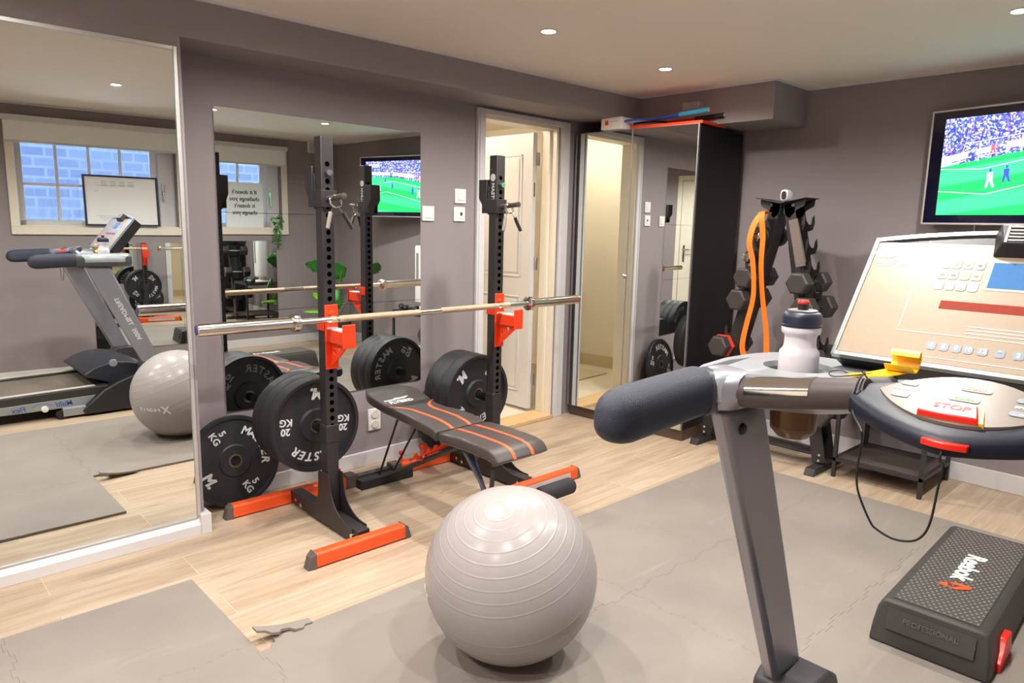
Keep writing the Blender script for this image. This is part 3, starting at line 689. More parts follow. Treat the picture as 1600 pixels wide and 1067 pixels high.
seat = [(2.487,.462,1.0),(2.46,.470,1.0),(2.35,.474,1.0),(2.22,.474,1.0),(2.15,.471,1.0),(2.11,.461,1.0),(2.088,.445,1.0),(2.076,.425,1.0)]
pb = pad(back, 1.885, 2.185, .052, 'backrest_pad'); ps = pad(seat, 1.885, 2.185, .055, 'seat_pad')
def stripe(path, xs, par, w=.009):
    mb = MB(); rg = []
    for (y, z, s), x in zip(path, xs):
        rg.append([(x-w, y, z-.001), (x+w, y, z-.001), (x+w, y, z+.0012), (x-w, y, z+.0012)])
    mb.rings(rg); return mb.build('stripe', ORSTR, par)
def interp(path, n):
    out = []; 
    for i in range(len(path)-1):
        for k in range(n): 
            t_ = k/n; out.append(tuple(path[i][j]*(1-t_)+path[i+1][j]*t_ for j in range(3)))
    return out+[path[-1]]
bp_ = interp([(2.905,.4925,1.0)]+back[5:], 4); 
L_ = len(bp_)
stripe(bp_, [1.982-.075*max(0,1-i/7)**1.5 for i in range(L_)], pb); stripe(bp_, [2.088+.075*max(0,1-i/7)**1.5 for i in range(L_)], pb)
sp_ = interp(seat, 3); stripe(sp_, [1.982]*len(sp_), ps); stripe(sp_, [2.088]*len(sp_), ps)
Mt = T(2.00, 2.945, .5015) @ Matrix.Rotation(rad(10), 4, 'X')
MB().text('FLYBIRD', .038, Mt, bold=.04, ext=.0012).build('lettering', LETTER, pb)
MB().rings([[Mt @ V((x_,y_,-.001)) for x_, y_ in q_],[Mt @ V((x_,y_,.0012)) for x_, y_ in q_]]).build('emblem', LETTER, pb) if 0 else None
q_ = [(-.085,.022),(-.02,.026),(.045,.032),(.075,.052),(.05,.050),(.02,.044),(-.01,.048),(-.03,.036),(-.085,.034)]
MB().rings([[Mt @ V((x_,y_,-.001)) for x_, y_ in q_],[Mt @ V((x_,y_,.0012)) for x_, y_ in q_]]).build('emblem', LETTER, pb)
fr = MB()
def bar(mb, p, q, w=.018, h=.018, m=0): return mb.tube([p, q], [max(w,h)*.7071]*2, 4, m=m)
fr.box(2.015, 2.055, 2.30, 2.62, .372, .410)                              # rail under the seat
bar(fr, (2.035,2.50,.372), (2.035,3.11,.052), .020, .020)                  # main spine down to the rear foot
fr.build('main_frame', BLKMETAL, bn, bev=.002)
MB().box(1.87, 2.20, 3.125, 3.183, .0, .05).build('rear_foot', BLKPL, bn, bev=.004)
c = MB(); bar(c, (1.955,2.90,.445), (1.99,3.14,.06), .010, .010); c.build('support_strut', BLKMETAL, bn)
c = MB(); bar(c, (2.115,2.90,.445), (2.08,3.14,.06), .010, .010); c.build('support_strut', BLKMETAL, bn)
c = MB(); sl = lambda y_: .052+(3.11-y_)*.5246+.026
for xx in (2.004, 2.058):
    pr = [(2.88, sl(2.88)),(2.57, sl(2.57)),(2.57, sl(2.57)+.022)]
    for k in range(5):
        ya_ = 2.60+k*.055; pr += [(ya_, sl(ya_)+.026),(ya_+.022, sl(ya_+.022)+.026),(ya_+.026, sl(ya_+.026)+.006),(ya_+.048, sl(ya_+.048)+.006)]
    pr.append((2.88, sl(2.88)+.016)); c.prism(pr, 'x', xx, xx+.007)
c.box(2.004, 2.065, 2.79, 2.83, .222, .230)
c.build('ladder_rail', REDM, bn)
MB().cyl((2.035,2.805,.225),(2.035,2.805,.285), .008, m=1).lathe([(0,.03),(.018,.028),(.022,.018),(.020,.006),(.010,0),(0,0)], 20, 0, T(2.035,2.805,.275)).build('adjusting_knob', [REDM, CHROME], bn)
c = MB(); bar(c, (2.035,2.45,.385), (2.035,2.23,.03), .022, .022); c.build('front_leg', mat('navy_leg_steel', (38,50,90), .35, .3), bn)
c = MB(); c.tube([(1.90,2.225,.028),(2.17,2.225,.028)], .024, 16).build('front_foot', BLKPL, bn)
c = MB(); bar(c, (1.915,2.34,.41), (1.915,2.15,.22), .010, .010); c.cyl((1.905,2.15,.20),(1.99,2.15,.20), .012); c.build('leg_bracket', BLKMETAL, bn)
MB().tube([(1.905,2.13,.385),(1.91,2.15,.19)], .010, 8).tube([(1.90,2.15,.19),(1.93,2.15,.155)], .014, 10).build('leg_hook', BLKMETAL, bn)
MB().lathe([(.018,-.11),(.034,-.11),(.040,-.10),(.040,.10),(.034,.11),(.018,.11)], 24, 0, T(2.36,2.19,.16) @ rotm('Y', rad(90))).build('foam_roller', mat('dark_foam', (46,44,46), .75, bump=.4), bn)
MB().cyl((2.03,2.20,.16),(2.46,2.19,.16), .011).build('roller_axle', BLKMETAL, bn)

# ------------------------------------------------------------------ exercise ball
bc = V((1.490, 1.569, .2795)); BR = .2790
pole = V((-.339, -.148, .929)).normalized(); prof = []
n = 560
rl = [rad(a) for a in (10, 17, 24, 31, 38.5, 46, 53.5, 61, 69, 91, 98, 105, 112, 120, 128, 136)]
for i in range(n+1):
    a = pi*i/n; b_ = 0
    for q in rl: b_ += .0009*math.exp(-((a-q)/.0056)**2)
    prof.append(((BR+b_)*sin(a), -(BR+b_)*cos(a)))
prof[0] = (0, prof[0][1]); prof[-1] = (0, prof[-1][1])
prof = [(r, -z) for r, z in prof][::-1]
bl = thing('exercise_ball', 'large shiny grey exercise ball on the mat in the foreground', 'exercise ball', (bc.x, bc.y, .0125))
Mq = T(*bc) @ pole.to_track_quat('Z', 'Y').to_matrix().to_4x4()
MB().lathe(prof, 128, 0, Mq).build('ball_skin', BALLM, bl, smooth=60)
lm = MB(); # moulded logo on the side facing the big mirror
for i, (ch, sz) in enumerate((('X', .062), ('P', .028), ('R', .028), ('O', .028), ('F', .028), ('I', .028), ('T', .028))):
    ang = rad(122)+i*rad(5.0)+(rad(4) if i else 0)
    th_ = ang; el = rad(-9)
    nrm = V((cos(th_)*cos(el), sin(th_)*cos(el), sin(el)))
    xax = V((-sin(th_), cos(th_), 0)); yax = nrm.cross(xax)
    Mx = Matrix(((xax.x,yax.x,nrm.x,0),(xax.y,yax.y,nrm.y,0),(xax.z,yax.z,nrm.z,0),(0,0,0,1)))
    lm.text(ch, sz, T(*(bc+nrm*(BR+.001))) @ Mx, bold=.03, shear=.2)
lm.build('logo', mat('white_ball_print', (232,232,230), .5), bl)
# ------------------------------------------------------------------ treadmill
tm = thing('treadmill', 'grey and black treadmill with silver console and red stop button', 'treadmill', (.9, .29, 0)); TC = .29
def both(fn):
    for s in (1, -1): fn(s)
def yy(s, y): return TC+s*(y-TC)           # mirror a y on the near side to the far side
BELT = mat('brown_grey_belt', (112,102,92), .7, noise=.12, scale=30, bump=.4, bscale=900)
MB().prism([(-.52,.140),(1.30,.172),(1.30,.180),(-.52,.148)], 'y', -.02, .60).build('belt', BELT, tm)
MB().prism([(-.52,.10),(1.30,.12),(1.30,.171),(-.52,.139)], 'y', -.01, .59).build('deck', BLKPL, tm)
DARKR = mat('dark_rail_plastic', (52,50,48), .4)
def rail(s):
    a, b = sorted((yy(s,.601), yy(s,.672)))
    r = MB().prism([(-.56,.076),(1.25,.070),(1.25,.140),(-.56,.108)], 'y', a, b).build('side_rail', SILVER, tm, bev=.004)
    a2, b2 = sorted((yy(s,.598), yy(s,.675)))
    MB().prism([(-.57,.1085),(1.30,.1405),(1.30,.200),(-.57,.162)], 'y', a2, b2).build('foot_rest', DARKR, r, bev=.008)
    a2, b2 = sorted((yy(s,.604), yy(s,.660)))
    MB().prism([(-.54,.163),(1.22,.1985),(1.22,.2005),(-.54,.165)], 'y', a2, b2).build('foot_strip', mat('pale_rail_strip', (196,192,182), .45), r)
    if s > 0:
        Mx = lambda x, z: T(x, .6728, z) @ Matrix(((-1,0,0,0),(0,0,1,0),(0,1,0,0),(0,0,0,1)))
        BP_ = mat('blue_print', (70,95,160), .5); MB().text('Multi', .050, Mx(1.02,.104), bold=.015, shear=.25).build('lettering', BP_, r); MB().text('Flex', .050, Mx(.755,.096), bold=.015, shear=.25).build('lettering', BP_, r); c = MB()
        pts = [(.885+.065*cos(a), .6728, .086+.035*sin(a)) for a in [rad(25+k*13) for k in range(11)]]
        c.tube(pts, .0018, 6); c.build('printed_arc', BP_, r)
        MB().lathe([(0,.022),(.018,.021),(.021,.016),(.021,0)], 28, 0, T(.899,.672,.083) @ rotm('X', rad(-90))).build('adjusting_knob', WHITEP, r)
both(rail)
MB().cyl((-.50,.0,.10),(-.50,.58,.10), .038).build('rear_roller', BLKPL, tm)
def rearfoot(s):
    a, b = sorted((yy(s,.60), yy(s,.67)))
    MB().box(-.50,-.42,a,b,0,.08).build('rear_foot', BLKPL, tm, bev=.01)
both(rearfoot)
hp = [(1.160,.272),(1.165,.290),(1.235,.332),(1.31,.356),(1.39,.362),(1.48,.346),(1.58,.300),(1.67,.240),(1.76,.185),(1.82,.13),(1.84,.06),(1.38,.06),(1.36,.18),(1.26,.235)]
MB().rings([[(x,.62,z*.97 if z>.2 else z) for x,z in hp],[(x,.56,z) for x,z in hp],[(x,.02,z) for x,z in hp],[(x,-.04,z*.97 if z>.2 else z) for x,z in hp]]).build('motor_cover', NAVY, tm, bev=.006)
def side(s):
    pr = [(1.115,.045),(1.135,.014),(1.79,.014),(1.83,.05),(1.82,.13),(1.76,.19),(1.68,.235),(1.56,.270),(1.44,.258),(1.35,.225),(1.25,.172)]
    a, b = sorted((yy(s,.622), yy(s,.728)))
    sk = MB().prism(pr, 'y', a, b).build('side_cover', BLKPL, tm, bev=.012)
    a, b = sorted((yy(s,.60), yy(s,.735)))
    up = [(1.50,.250),(1.515,.330),(1.545,.352),(1.645,.352),(1.685,.327),(1.738,.235),(1.738,.19),(1.66,.22)]
    MB().prism(up, 'y', a, b).build('upright_shoe', mat('shoe_dark_grey', (66,64,66), .4), tm, bev=.010)
    a, b = sorted((yy(s,.618), yy(s,.662)))
    a, b = sorted((yy(s,.640), yy(s,.712)))
    bs = MB().box(1.0, 1.14, a, b, .018, .078).build('lift_base', SILVER, tm, bev=.004)
    MB().cyl((.992,a+.006,.030),(.992,b-.006,.030), .0295, seg=24).build('wheel', BLKPL, bs)
    if s > 0: MB().lathe([(0,.003),(.026,.002),(.028,0)], 28, 0, T(1.352,.62,.345) @ rotm('X', rad(-90))).build('round_badge', SILVER, tm)
both(side)
def upr(s):
    a, b = sorted((yy(s,.676), yy(s,.716)))
    pr = [(1.196,1.055),(1.352,1.055),(1.652,.335),(1.525,.335)]
    u = MB().prism(pr, 'y', a, b).build('upright', SILVERP, tm, bev=.012)
    if s > 0:
        d = V((1.66-1.36,0,.369-1.041)).normalized()
        X = d; Z = V((0,1,0)); Y = Z.cross(X)
        Mx = Matrix(((X.x,Y.x,Z.x,0),(X.y,Y.y,Z.y,0),(X.z,Y.z,Z.z,0),(0,0,0,1)))
        MB().text('TREADMILL  500A', .044, T(1.447,.7165,.672) @ Mx, bold=.006).build('lettering', WHITEP, u)
        MB().lathe([(0,.008),(.010,.006),(.012,0)], 20, 0, T(1.262,.676,1.012) @ rotm('X', rad(90))).build('bolt', BLKPL, u)
both(upr)
def sup(c, ry, rz, e=2.6, n=28, ax='x', rot=0):
    out = []
    for k in range(n):
        a = 2*pi*k/n; y = ry*abs(cos(a))**(2/e)*(1 if cos(a) >= 0 else -1); z = rz*abs(sin(a))**(2/e)*(1 if sin(a) >= 0 else -1)
        y, z = y*cos(rot)-z*sin(rot), y*sin(rot)+z*cos(rot)
        out.append((c[0], c[1]+y, c[2]+z) if ax == 'x' else (c[0]+y, c[1], c[2]+z))
    return out
def handle(s):
    rg = []
    for t_, k in ((0,.12),(.004,.42),(.012,.66),(.024,.84),(.040,.95),(.058,1.0),(.12,1.0),(.20,.99),(.275,.98)):
        rg.append(sup((.868+t_, yy(s,.711), 1.088+.012*t_/.275), .038*k, .047*k, 2.7))
    MB().rings(rg).build('grip', GRIP, tm, smooth=60)
    rg = [sup((1.143+q, yy(s,.711+dy), 1.098+dz), w, h, 3) for q, dy, dz, w, h in ((0,0,0,.037,.046),(.02,0,-.002,.036,.044),(.07,.004,-.004,.036,.044),(.16,.012,-.004,.034,.044),(.26,.010,-.004,.032,.043),(.34,0,-.004,.028,.040),(.352,-.004,-.004,.018,.032))]
    MB().rings(rg).build('arm', mat('arm_dark_grey', (84,88,92), .35, .2), tm, smooth=60)
    # silver tray with the bottle well
    pl = [(1.152,.672),(1.150,.735),(1.20,.752),(1.32,.764),(1.42,.755),(1.485,.730),(1.505,.66),(1.505,.56),(1.49,.485),(1.40,.445),(1.32,.462),(1.26,.52),(1.215,.60),(1.185,.65)]
    cx, cy, cr = 1.344, .612, .056
    # ring of quads between the hole and the outline
    N_ = 56; out = []
    import bisect
    P_ = [V(p) for p in pl]; 
    def hit(a):
        d = V((cos(a), sin(a))); best = None
        for i in range(len(P_)):
            p, q = P_[i]-V((cx,cy)), P_[(i+1) % len(P_)]-V((cx,cy)); e_ = q-p; den = d.x*e_.y-d.y*e_.x
            if abs(den) < 1e-9: continue
            t_ = (p.x*e_.y-p.y*e_.x)/den; u = (p.x*d.y-p.y*d.x)/den
            if t_ > 0 and -1e-6 <= u <= 1+1e-6 and (best is None or t_ > best): best = t_
        return V((cx,cy))+d*best
    ho = [hit(2*pi*k/N_) for k in range(N_)]; hi = [V((cx+cr*cos(2*pi*k/N_), cy+cr*sin(2*pi*k/N_))) for k in range(N_)]
    def rg3(f, z): return [(f(k).x, yy(s, f(k).y), z(k) if callable(z) else z) for k in range(N_)]
    mid = lambda k: hi[k]+(ho[k]-hi[k])*.9
    zt = 1.138
    well = lambda k: V((cx,cy))+(hi[k]-V((cx,cy)))*1.16
    mb = MB(); mb.rings([rg3(lambda k: hi[k], zt-.030), rg3(lambda k: V((cx,cy))+(hi[k]-V((cx,cy)))*1.10, zt-.012), rg3(well, zt), rg3(mid, zt-.001), rg3(lambda k: ho[k], zt-.012), rg3(lambda k: ho[k], zt-.055), rg3(lambda k: hi[k]+(ho[k]-hi[k])*.5, zt-.072), rg3(lambda k: hi[k], zt-.068)], closed=True)
    mb.build('tray', SILVER, tm, smooth=50)
    MB().lathe([(.051,0),(.0565,0),(.0565,-.006),(.051,-.006),(.051,0)], 40, 0, T(cx, yy(s,cy), zt-.009)).build('cup_ring', mat('dark_chrome_ring', (50,46,44), .15, .8), tm)
    MB().lathe([(0,zt-.140),(.030,zt-.140),(.043,zt-.125),(.0505,zt-.024),(.0475,zt-.024),(.040,zt-.120),(0,zt-.134)], 40, 0, T(cx, yy(s,cy), 0)).build('cup', mat('amber_cup', (120,78,30), .15, alpha=.72, coat=.5), tm)
    # socket clamp and the bar to the centre pod
    c = MB(); rg = [sup((1.206, yy(s,y), z), w, h, 3, ax='y') for y, z, w, h in ((.716,1.100,.042,.040),(.700,1.100,.046,.043),(.668,1.101,.043,.040),(.648,1.103,.036,.035),(.642,1.104,.033,.032))]
    c.rings(rg); c.build('clamp', SILVERP, tm, smooth=60)
    pts = [(1.2+.0*k, yy(s, .66-.235*k/8), 1.100+.040*(k/8)**1.1) for k in range(9)]
    hb = MB().tube(pts, [.0285]*5+[.028,.0275,.0265,.0255], 24).build('hand_bar', mat('dark_taupe_bar', (78,70,68), .45, .1, bump=.1, bscale=800), tm, smooth=60)
    # polished pulse sensor wrapped over the bar
    rg = []
    for k in range(1, 6):
        p = V(pts[k]); ring = []
        for q in range(11):
            a = rad(60+q*12); ring.append((p.x+.0292*cos(a)*1.0, p.y, p.z+.0292*sin(a)))
        for q in range(11)[::-1]:
            a = rad(60+q*12); ring.append((p.x+.0280*cos(a), p.y, p.z+.0280*sin(a)))
        rg.append(ring)
    MB().rings(rg).build('pulse_sensor', CHROME, hb)
both(handle)
# centre pod
pod = MB(); rg = []
YP = [.440,.430,.415,.395,.37,.34,.31,.29,.27,.24,.21,.185,.165,.15,.14]
def pw(y): return .0255+.064*max(0, 1-(abs(y-TC)/.150)**1.6)**.95
for y in YP:
    hw = pw(y); xc = 1.186; ring = []
    for k in range(32):
        a = 2*pi*k/32; cx_ = cos(a); sz = sin(a); x = xc+hw*(abs(cx_)**.8)*(1 if cx_ >= 0 else -1)
        zt = 1.152+.30*(x-1.188)
        dp = .036+.008*(1-abs((y-TC)/.16))
        z = zt-(0 if sz > 0 else 0)-(.5-.5*(abs(sz)**.55)*(1 if sz >= 0 else -1))*dp
        ring.append((x, y, z))
    rg.append(ring)
pd = pod.rings(rg).build('console_pod', mat('near_black_navy', (24,27,42), .42, noise=.08, bump=.1, bscale=900, spec=.35), tm, smooth=60)
GOLD = mat('champagne_panel', (166,149,128), .30, .0, noise=.18, scale=600, spec=.5, coat=.08)
pl = []
for k in range(48):
    a = 2*pi*k/48; ty = cos(a); y = TC+.116*(abs(ty)**.9)*(1 if ty >= 0 else -1); x = 1.192+(.078 if sin(a) > 0 else .068)*(1 if sin(a) >= 0 else -1)*max(0, 1-abs(ty)**1.9)**.9; pl.append((x, y))
def podz(x, h=0): return 1.1525+.30*(x-1.188)+h
MB().rings([[(x,y,podz(x,-.004)) for x, y in pl],[(x,y,podz(x,.0012)) for x, y in pl]]).build('pod_panel', mat('dimmed_champagne_panel', (108,95,80), .36, .0, noise=.2, scale=600, spec=.4), pd)  # same champagne panel, colour darkened to offset the lamp close above
kx = math.atan(.30)
PM = lambda x, y, h=.0016: T(x, y, podz(x, h)) @ Matrix.Rotation(-kx, 4, 'Y') @ rotm('Z', rad(-90))
KEY = mat('blue_grey_key', (112,122,134), .4)
def padkey(M, w, h, m, par, txt=None, ts=.01, tmt=None, nm='key'):
    pr = [(-w/2+.003,-h/2),(w/2-.003,-h/2),(w/2,-h/2+.003),(w/2,h/2-.003),(w/2-.003,h/2),(-w/2+.003,h/2),(-w/2,h/2-.003),(-w/2,-h/2+.003)]
    k_ = MB().rings([[M @ V((a,b,0)) for a, b in pr],[M @ V((a,b,.0006)) for a, b in pr]]).build(nm, m, par)
    if txt: MB().text(txt, ts, M @ T(0,0,.0009), bold=.03, ext=.0002).build('key_print', tmt or WHITEP, k_)
    return k_
ORP = mat('orange_print', (232,120,60), .5); GRP = mat('green_print', (120,190,60), .5)
padkey(PM(1.232,.283), .040, .013, KEY, pd, 'START', .0085, ORP)
padkey(PM(1.198,.290), .040, .013, KEY, pd, 'QUICK', .0085, GRP)
padkey(PM(1.222,.214), .030, .015, KEY, pd, '+', .018); padkey(PM(1.182,.214), .030, .015, KEY, pd, '-', .018)
padkey(PM(1.222,.372), .024, .015, KEY, pd, '^', .014); padkey(PM(1.182,.372), .024, .015, KEY, pd, 'v', .012)
MB().text('SPEED', .010, PM(1.202,.214), bold=.03, ext=.0002).text('INCLINE', .009, PM(1.202,.372), bold=.03, ext=.0002).build('panel_print', WHITEP, pd)
st = MB().rings([[PM(1.152,.293) @ V((a,b,-.004)) for a, b in ((-.040,-.022),(.040,-.022),(.029,.018),(-.029,.018))],[PM(1.152,.293) @ V((a,b,.009)) for a, b in ((-.039,-.020),(.039,-.020),(.029,.018),(-.029,.018))]]).build('stop_button', STOPRED, pd, bev=.002)
MB().text('STOP', .020, PM(1.152,.293,.0110), bold=.02, ext=.0004).build('key_print', mat('dark_red_print', (150,20,15), .5), st)
MB().rings([[PM(1.152,.293) @ V((a,b,-.003)) for a, b in ((.040,-.022),(.047,-.022),(.038,.018),(.030,.018))],[PM(1.152,.293) @ V((a,b,.004)) for a, b in ((.040,-.022),(.046,-.022),(.037,.018),(.030,.018))]]).build('yellow_edge', YELP, st)
key = MB().rings([[(1.0865+.007*q*q, .283-.029*q, 1.105),(1.0865+.007*q*q,.283-.029*q,1.114),(1.112,.283-.029*q,1.114),(1.112,.283-.029*q,1.105)] for q in (-1,-.5,0,.5,1)]).build('safety_key', STOPRED, pd, bev=.001)
# safety cord: over the bar, down in a loop and back up to the key
cp = [(1.235,.452,1.168),(1.205,.437,1.173),(1.172,.434,1.160),(1.158,.433,1.12)]
for y, z in ((.430,1.075),(.429,1.046),(.431,1.01),(.428,.98),(.418,.955),(.402,.927),(.392,.918),(.365,.910),(.337,.916),(.322,.932),(.315,.955),(.312,.985),(.310,1.015),(.306,1.05),(.300,1.09)):
    k = 1.13/1.2 if z < 1.07 else 1.10/1.2; cp.append((1.2*k, y*k, 1.4-(1.4-z)*k))
cp[-1] = (1.090,.284,1.088); cp.append((1.094,.283,1.1055))
def smooth(pts, n=5):
    P_ = [V(p) for p in pts]; P_ = [P_[0]]+P_+[P_[-1]]; out = []
    for i in range(1, len(P_)-2):
        for k in range(n):
            t_ = k/n; a, b_, c_, d_ = P_[i-1], P_[i], P_[i+1], P_[i+2]
            out.append(.5*((2*b_)+(c_-a)*t_+(2*a-5*b_+4*c_-d_)*t_*t_+(3*b_-a-3*c_+d_)*t_**3))
    out.append(P_[-2]); return out
MB().tube(smooth(cp), .0017, 8).build('safety_cord', mat('black_cord', (22,20,24), .6), tm)
MB().tube(smooth([(1.235,.452,1.168),(1.27,.455,1.150),(1.33,.50,1.1395),(1.36,.535,1.141),(1.33,.545,1.140),(1.30,.52,1.1395),(1.33,.47,1.150),(1.352,.43,1.158)]), .0012, 6).build('safety_cord', mat('brown_cord', (70,48,40), .6), tm)
# console
TL, BL = V((1.565,.57,1.388)), V((1.388,.57,1.166)); uS = (BL-TL).normalized(); nF = V((uS.z,0,-uS.x)); 
if nF.x > 0: nF = -nF
def CF(y, s, h=0): return V((TL.x,0,TL.z))+uS*s+nF*h+V((0,y,0))
SL = (BL-TL).length
def topbow(y): return -.026*(1-((y-TC)/.28)**2)
n = 16; ys = [.57-.56*i/n for i in range(n+1)]
outl = [(y, topbow(y)) for y in ys]+[(.01, SL), (.57, SL)]
def off(h, g=0.):
    return [CF(y+(g if y > .5 else -g if y < .05 else 0)*0, s, h) for y, s in outl]
ch = MB(); back = [V(p)-nF*.0 for p in off(-.0)]
low = [CF(TC+(y-TC)*.97, s*.96+.004, -.075) for y, s in outl]
ch.rings([low, [CF(y,s,-.012) for y, s in outl]]); cs = ch.build('console', BLKPL, tm, bev=.004)
fr = MB(); inn = [(TC+(y-TC)*.972, (s+.008 if s < .1 else s-.008)) for y, s in outl]
fr.rings([[CF(y,s,-.012) for y, s in outl],[CF(y,s,.001) for y, s in outl],[CF(y,s,.001) for y, s in inn],[CF(y,s,-.010) for y, s in inn]], closed=True)
fr.build('console_frame', mat('pale_aluminium_frame', (176,182,180), .3, .7), cs)
pn = [(.562,.008)]+[(.018,.008)]+[(.018,SL-.010),(.562,SL-.010)]
MB().rings([[CF(y,s,-.0115) for y, s in inn],[CF(y,s,-.004) for y, s in inn]]).build('recess', BLKPL, cs)
cpn = MB().rings([[CF(y,s,-.004) for y, s in pn],[CF(y,s,-.0015) for y, s in pn]]).build('console_panel', GOLD, cs)
CX = V((0,-1,0)); CY = -uS; CN = nF
def CM(y, s, h=-.0012):
    p = CF(y, s, h); return Matrix(((CX.x,CY.x,CN.x,p.x),(CX.y,CY.y,CN.y,p.y),(CX.z,CY.z,CN.z,p.z),(0,0,0,1)))
def crect(mb, y0, y1, s0, s1, h0=-.0015, h1=-.0008, m=0):
    return mb.rings([[CF(y,s,h0) for y, s in ((y0,s0),(y1,s0),(y1,s1),(y0,s1))],[CF(y,s,h1) for y, s in ((y0,s0),(y1,s0),(y1,s1),(y0,s1))]], m)
fn = MB().rings([[CF(y,s,-.0015) for y, s in ((.365,-.02),(.358,.036),(.222,.036),(.215,-.02))],[CF(y,s,.026) for y, s in ((.352,-.02),(.342,.022),(.238,.022),(.228,-.02))]]).build('fan_housing', BLKPL, cs, bev=.003)
g_ = MB()
for k in range(5): crect(g_, .335, .245, -.014+k*.0075, -.0115+k*.0075, .0262, .0285)
crect(g_, .340, .336, -.017, .022, .0262, .0285); crect(g_, .244, .240, -.017, .022, .0262, .0285)
g_.build('fan_grille', mat('pale_grille', (205,200,192), .4), fn)
ld = crect(MB(), .356, .224, .043, .110).build('lcd_bezel', mat('pale_lcd_bezel', (206,194,176), .4), cpn)
crect(MB(), .351, .229, .048, .105, -.0008, -.0004).build('lcd_screen', mat('blue_lcd', (70,120,175), .12, noise=.15, scale=200, coat=.6), ld)
crect(MB(), .415, .165, .139, .157).build('led_strip', mat('dark_red_window', (150,60,48), .15, noise=.15, scale=120, coat=.6), cpn)
MB().lathe([(0,.0006),(.019,.0006),(.019,0)], 32, 0, CM(.540,.036) @ Matrix.Diagonal((1.15,.62,1,1))).build('oval_badge', WHITEP, cpn)
WP = mat('white_print', (240,238,232), .5)
c = MB()
for k in range(3): crect(c, .553, .51-.01*k, .055+k*.005, .0565+k*.005)
crect(c, .470, .4685, .002, .205); crect(c, .470, .17, .212, .2133); crect(c, .455, .16, .262, .2632)
for k in range(3): crect(c, .36, .25-.01*k, .190+.007*k, .1914+.007*k)
c.build('panel_print', WP, cpn)
icols = [(.423,GRP,None),(.403,GRP,None),(.384,YELP,None),(.365,ORP,None)]
for ri, s_ in enumerate((.055,.080,.105)):
    for ci, y_ in enumerate((.428,.410,.391,.372)):
        k_ = padkey(CM(y_, s_), .0165, .021, mat('pale_icon_key', (168,162,154), .4), cpn, nm='program_key')
        if ri < 2:
            mm = [mat('icon_white', (235,235,235), .5), GRP, mat('icon_olive', (150,140,70), .5), mat('icon_grey', (110,104,98), .5), ORP, mat('icon_brown', (120,100,80), .5), YELP, ORP][ri*4+ci]
            MB().lathe([(0,.0005),(.004,.0004),(.0042,0)], 14, 0, CM(y_, s_+.001, -.0006) @ Matrix.Diagonal((1,.6,1,1))).build('icon', mm, k_)
        else: MB().text(str(ci+1), .012, CM(y_, s_, -.0004), bold=.03, ext=.0002).build('key_print', WP, k_)
for i, (y_, tx_) in enumerate(((.405,'4'),(.385,'6'),(.365,'8'),(.347,'10'),(.325,'12'),(.300,'*'),(.273,'3'),(.250,'6'),(.228,'9'))):
    padkey(CM(y_, .238), .0155, .017, mat('slate_key', (140,150,160), .4), cpn, tx_, .0125, WP)
# yellow clip tucked between console and pod
yc = thing('yellow_strap', 'curled yellow plastic strap lying at the foot of the treadmill console', 'strap', (1.345,.425,1.15))
rg = []
for k in range(15):
    a = rad(-160+k*22); r0 = .016
    p = V((1.345+.018*cos(a)*.8, 0, 1.178+.020*sin(a)))
    q = V((1.345+.0165*cos(a)*.8, 0, 1.178+.0185*sin(a)))
    rg.append([(p.x,.452-.002*k*.3,p.z),(p.x,.405-.002*k*.3,p.z),(q.x,.405-.002*k*.3,q.z),(q.x,.452-.002*k*.3,q.z)])
MB().rings(rg).build('strap_loop', YELP, yc)
MB().rings([[(1.352,.450,1.160),(1.352,.415,1.160),(1.350,.415,1.157),(1.350,.450,1.157)],[(1.335,.475,1.152),(1.325,.44,1.152),(1.324,.44,1.149),(1.333,.475,1.149)],[(1.325,.512,1.143),(1.318,.50,1.143),(1.318,.50,1.140),(1.325,.512,1.140)]]).build('strap_tail', YELP, yc)

# bottle in the cup
bo = thing('water_bottle', 'frosted white sports bottle with dark lid standing in the treadmill cup', 'bottle', (1.344,.612,1.006))
FROST = mat('frosted_white_plastic', (236,230,234), .35, noise=.01, trans=.12, spec=.5)
z0 = 1.0055
MB().lathe([(0,z0),(.032,z0),(.0365,z0+.005),(.0372,1.160),(.0368,1.168),(.0310,1.176),(.0296,1.182),(.0292,1.194),(.0305,1.201),(.0352,1.205),(.0362,1.210),(.0362,1.219),(.034,1.222),(0,1.222)], 48, 0, T(1.344,.612,0)).build('bottle_body', FROST, bo, smooth=50)
lid = MB().lathe([(.0355,1.217),(.0375,1.218),(.0378,1.222),(.0365,1.223),(.0365,1.236),(.0355,1.241),(.032,1.245),(.027,1.2465),(.027,1.2485),(.012,1.249),(0,1.249)], 48, 0, T(1.344,.612,0)).build('lid', mat('dark_navy_lid', (34,40,58), .4), bo)
MB().lathe([(.0272,1.2468),(.0275,1.249),(.024,1.2505),(.010,1.250),(0,1.25)], 40, 0, T(1.344,.612,0)).build('lid_top', mat('grey_lid_top', (120,118,114), .5), lid)
sp_ = MB().lathe([(.0095,1.249),(.0095,1.261),(.0,1.261)], 28, 0, T(1.344,.612,0)).build('spout', BLKPL, bo)
MB().lathe([(.0085,1.2605),(.0110,1.2615),(.0112,1.265),(.0085,1.2685),(0,1.2695)], 28, 0, T(1.344,.612,0)).build('spout_cap', mat('red_cap', (205,50,40), .4), sp_)

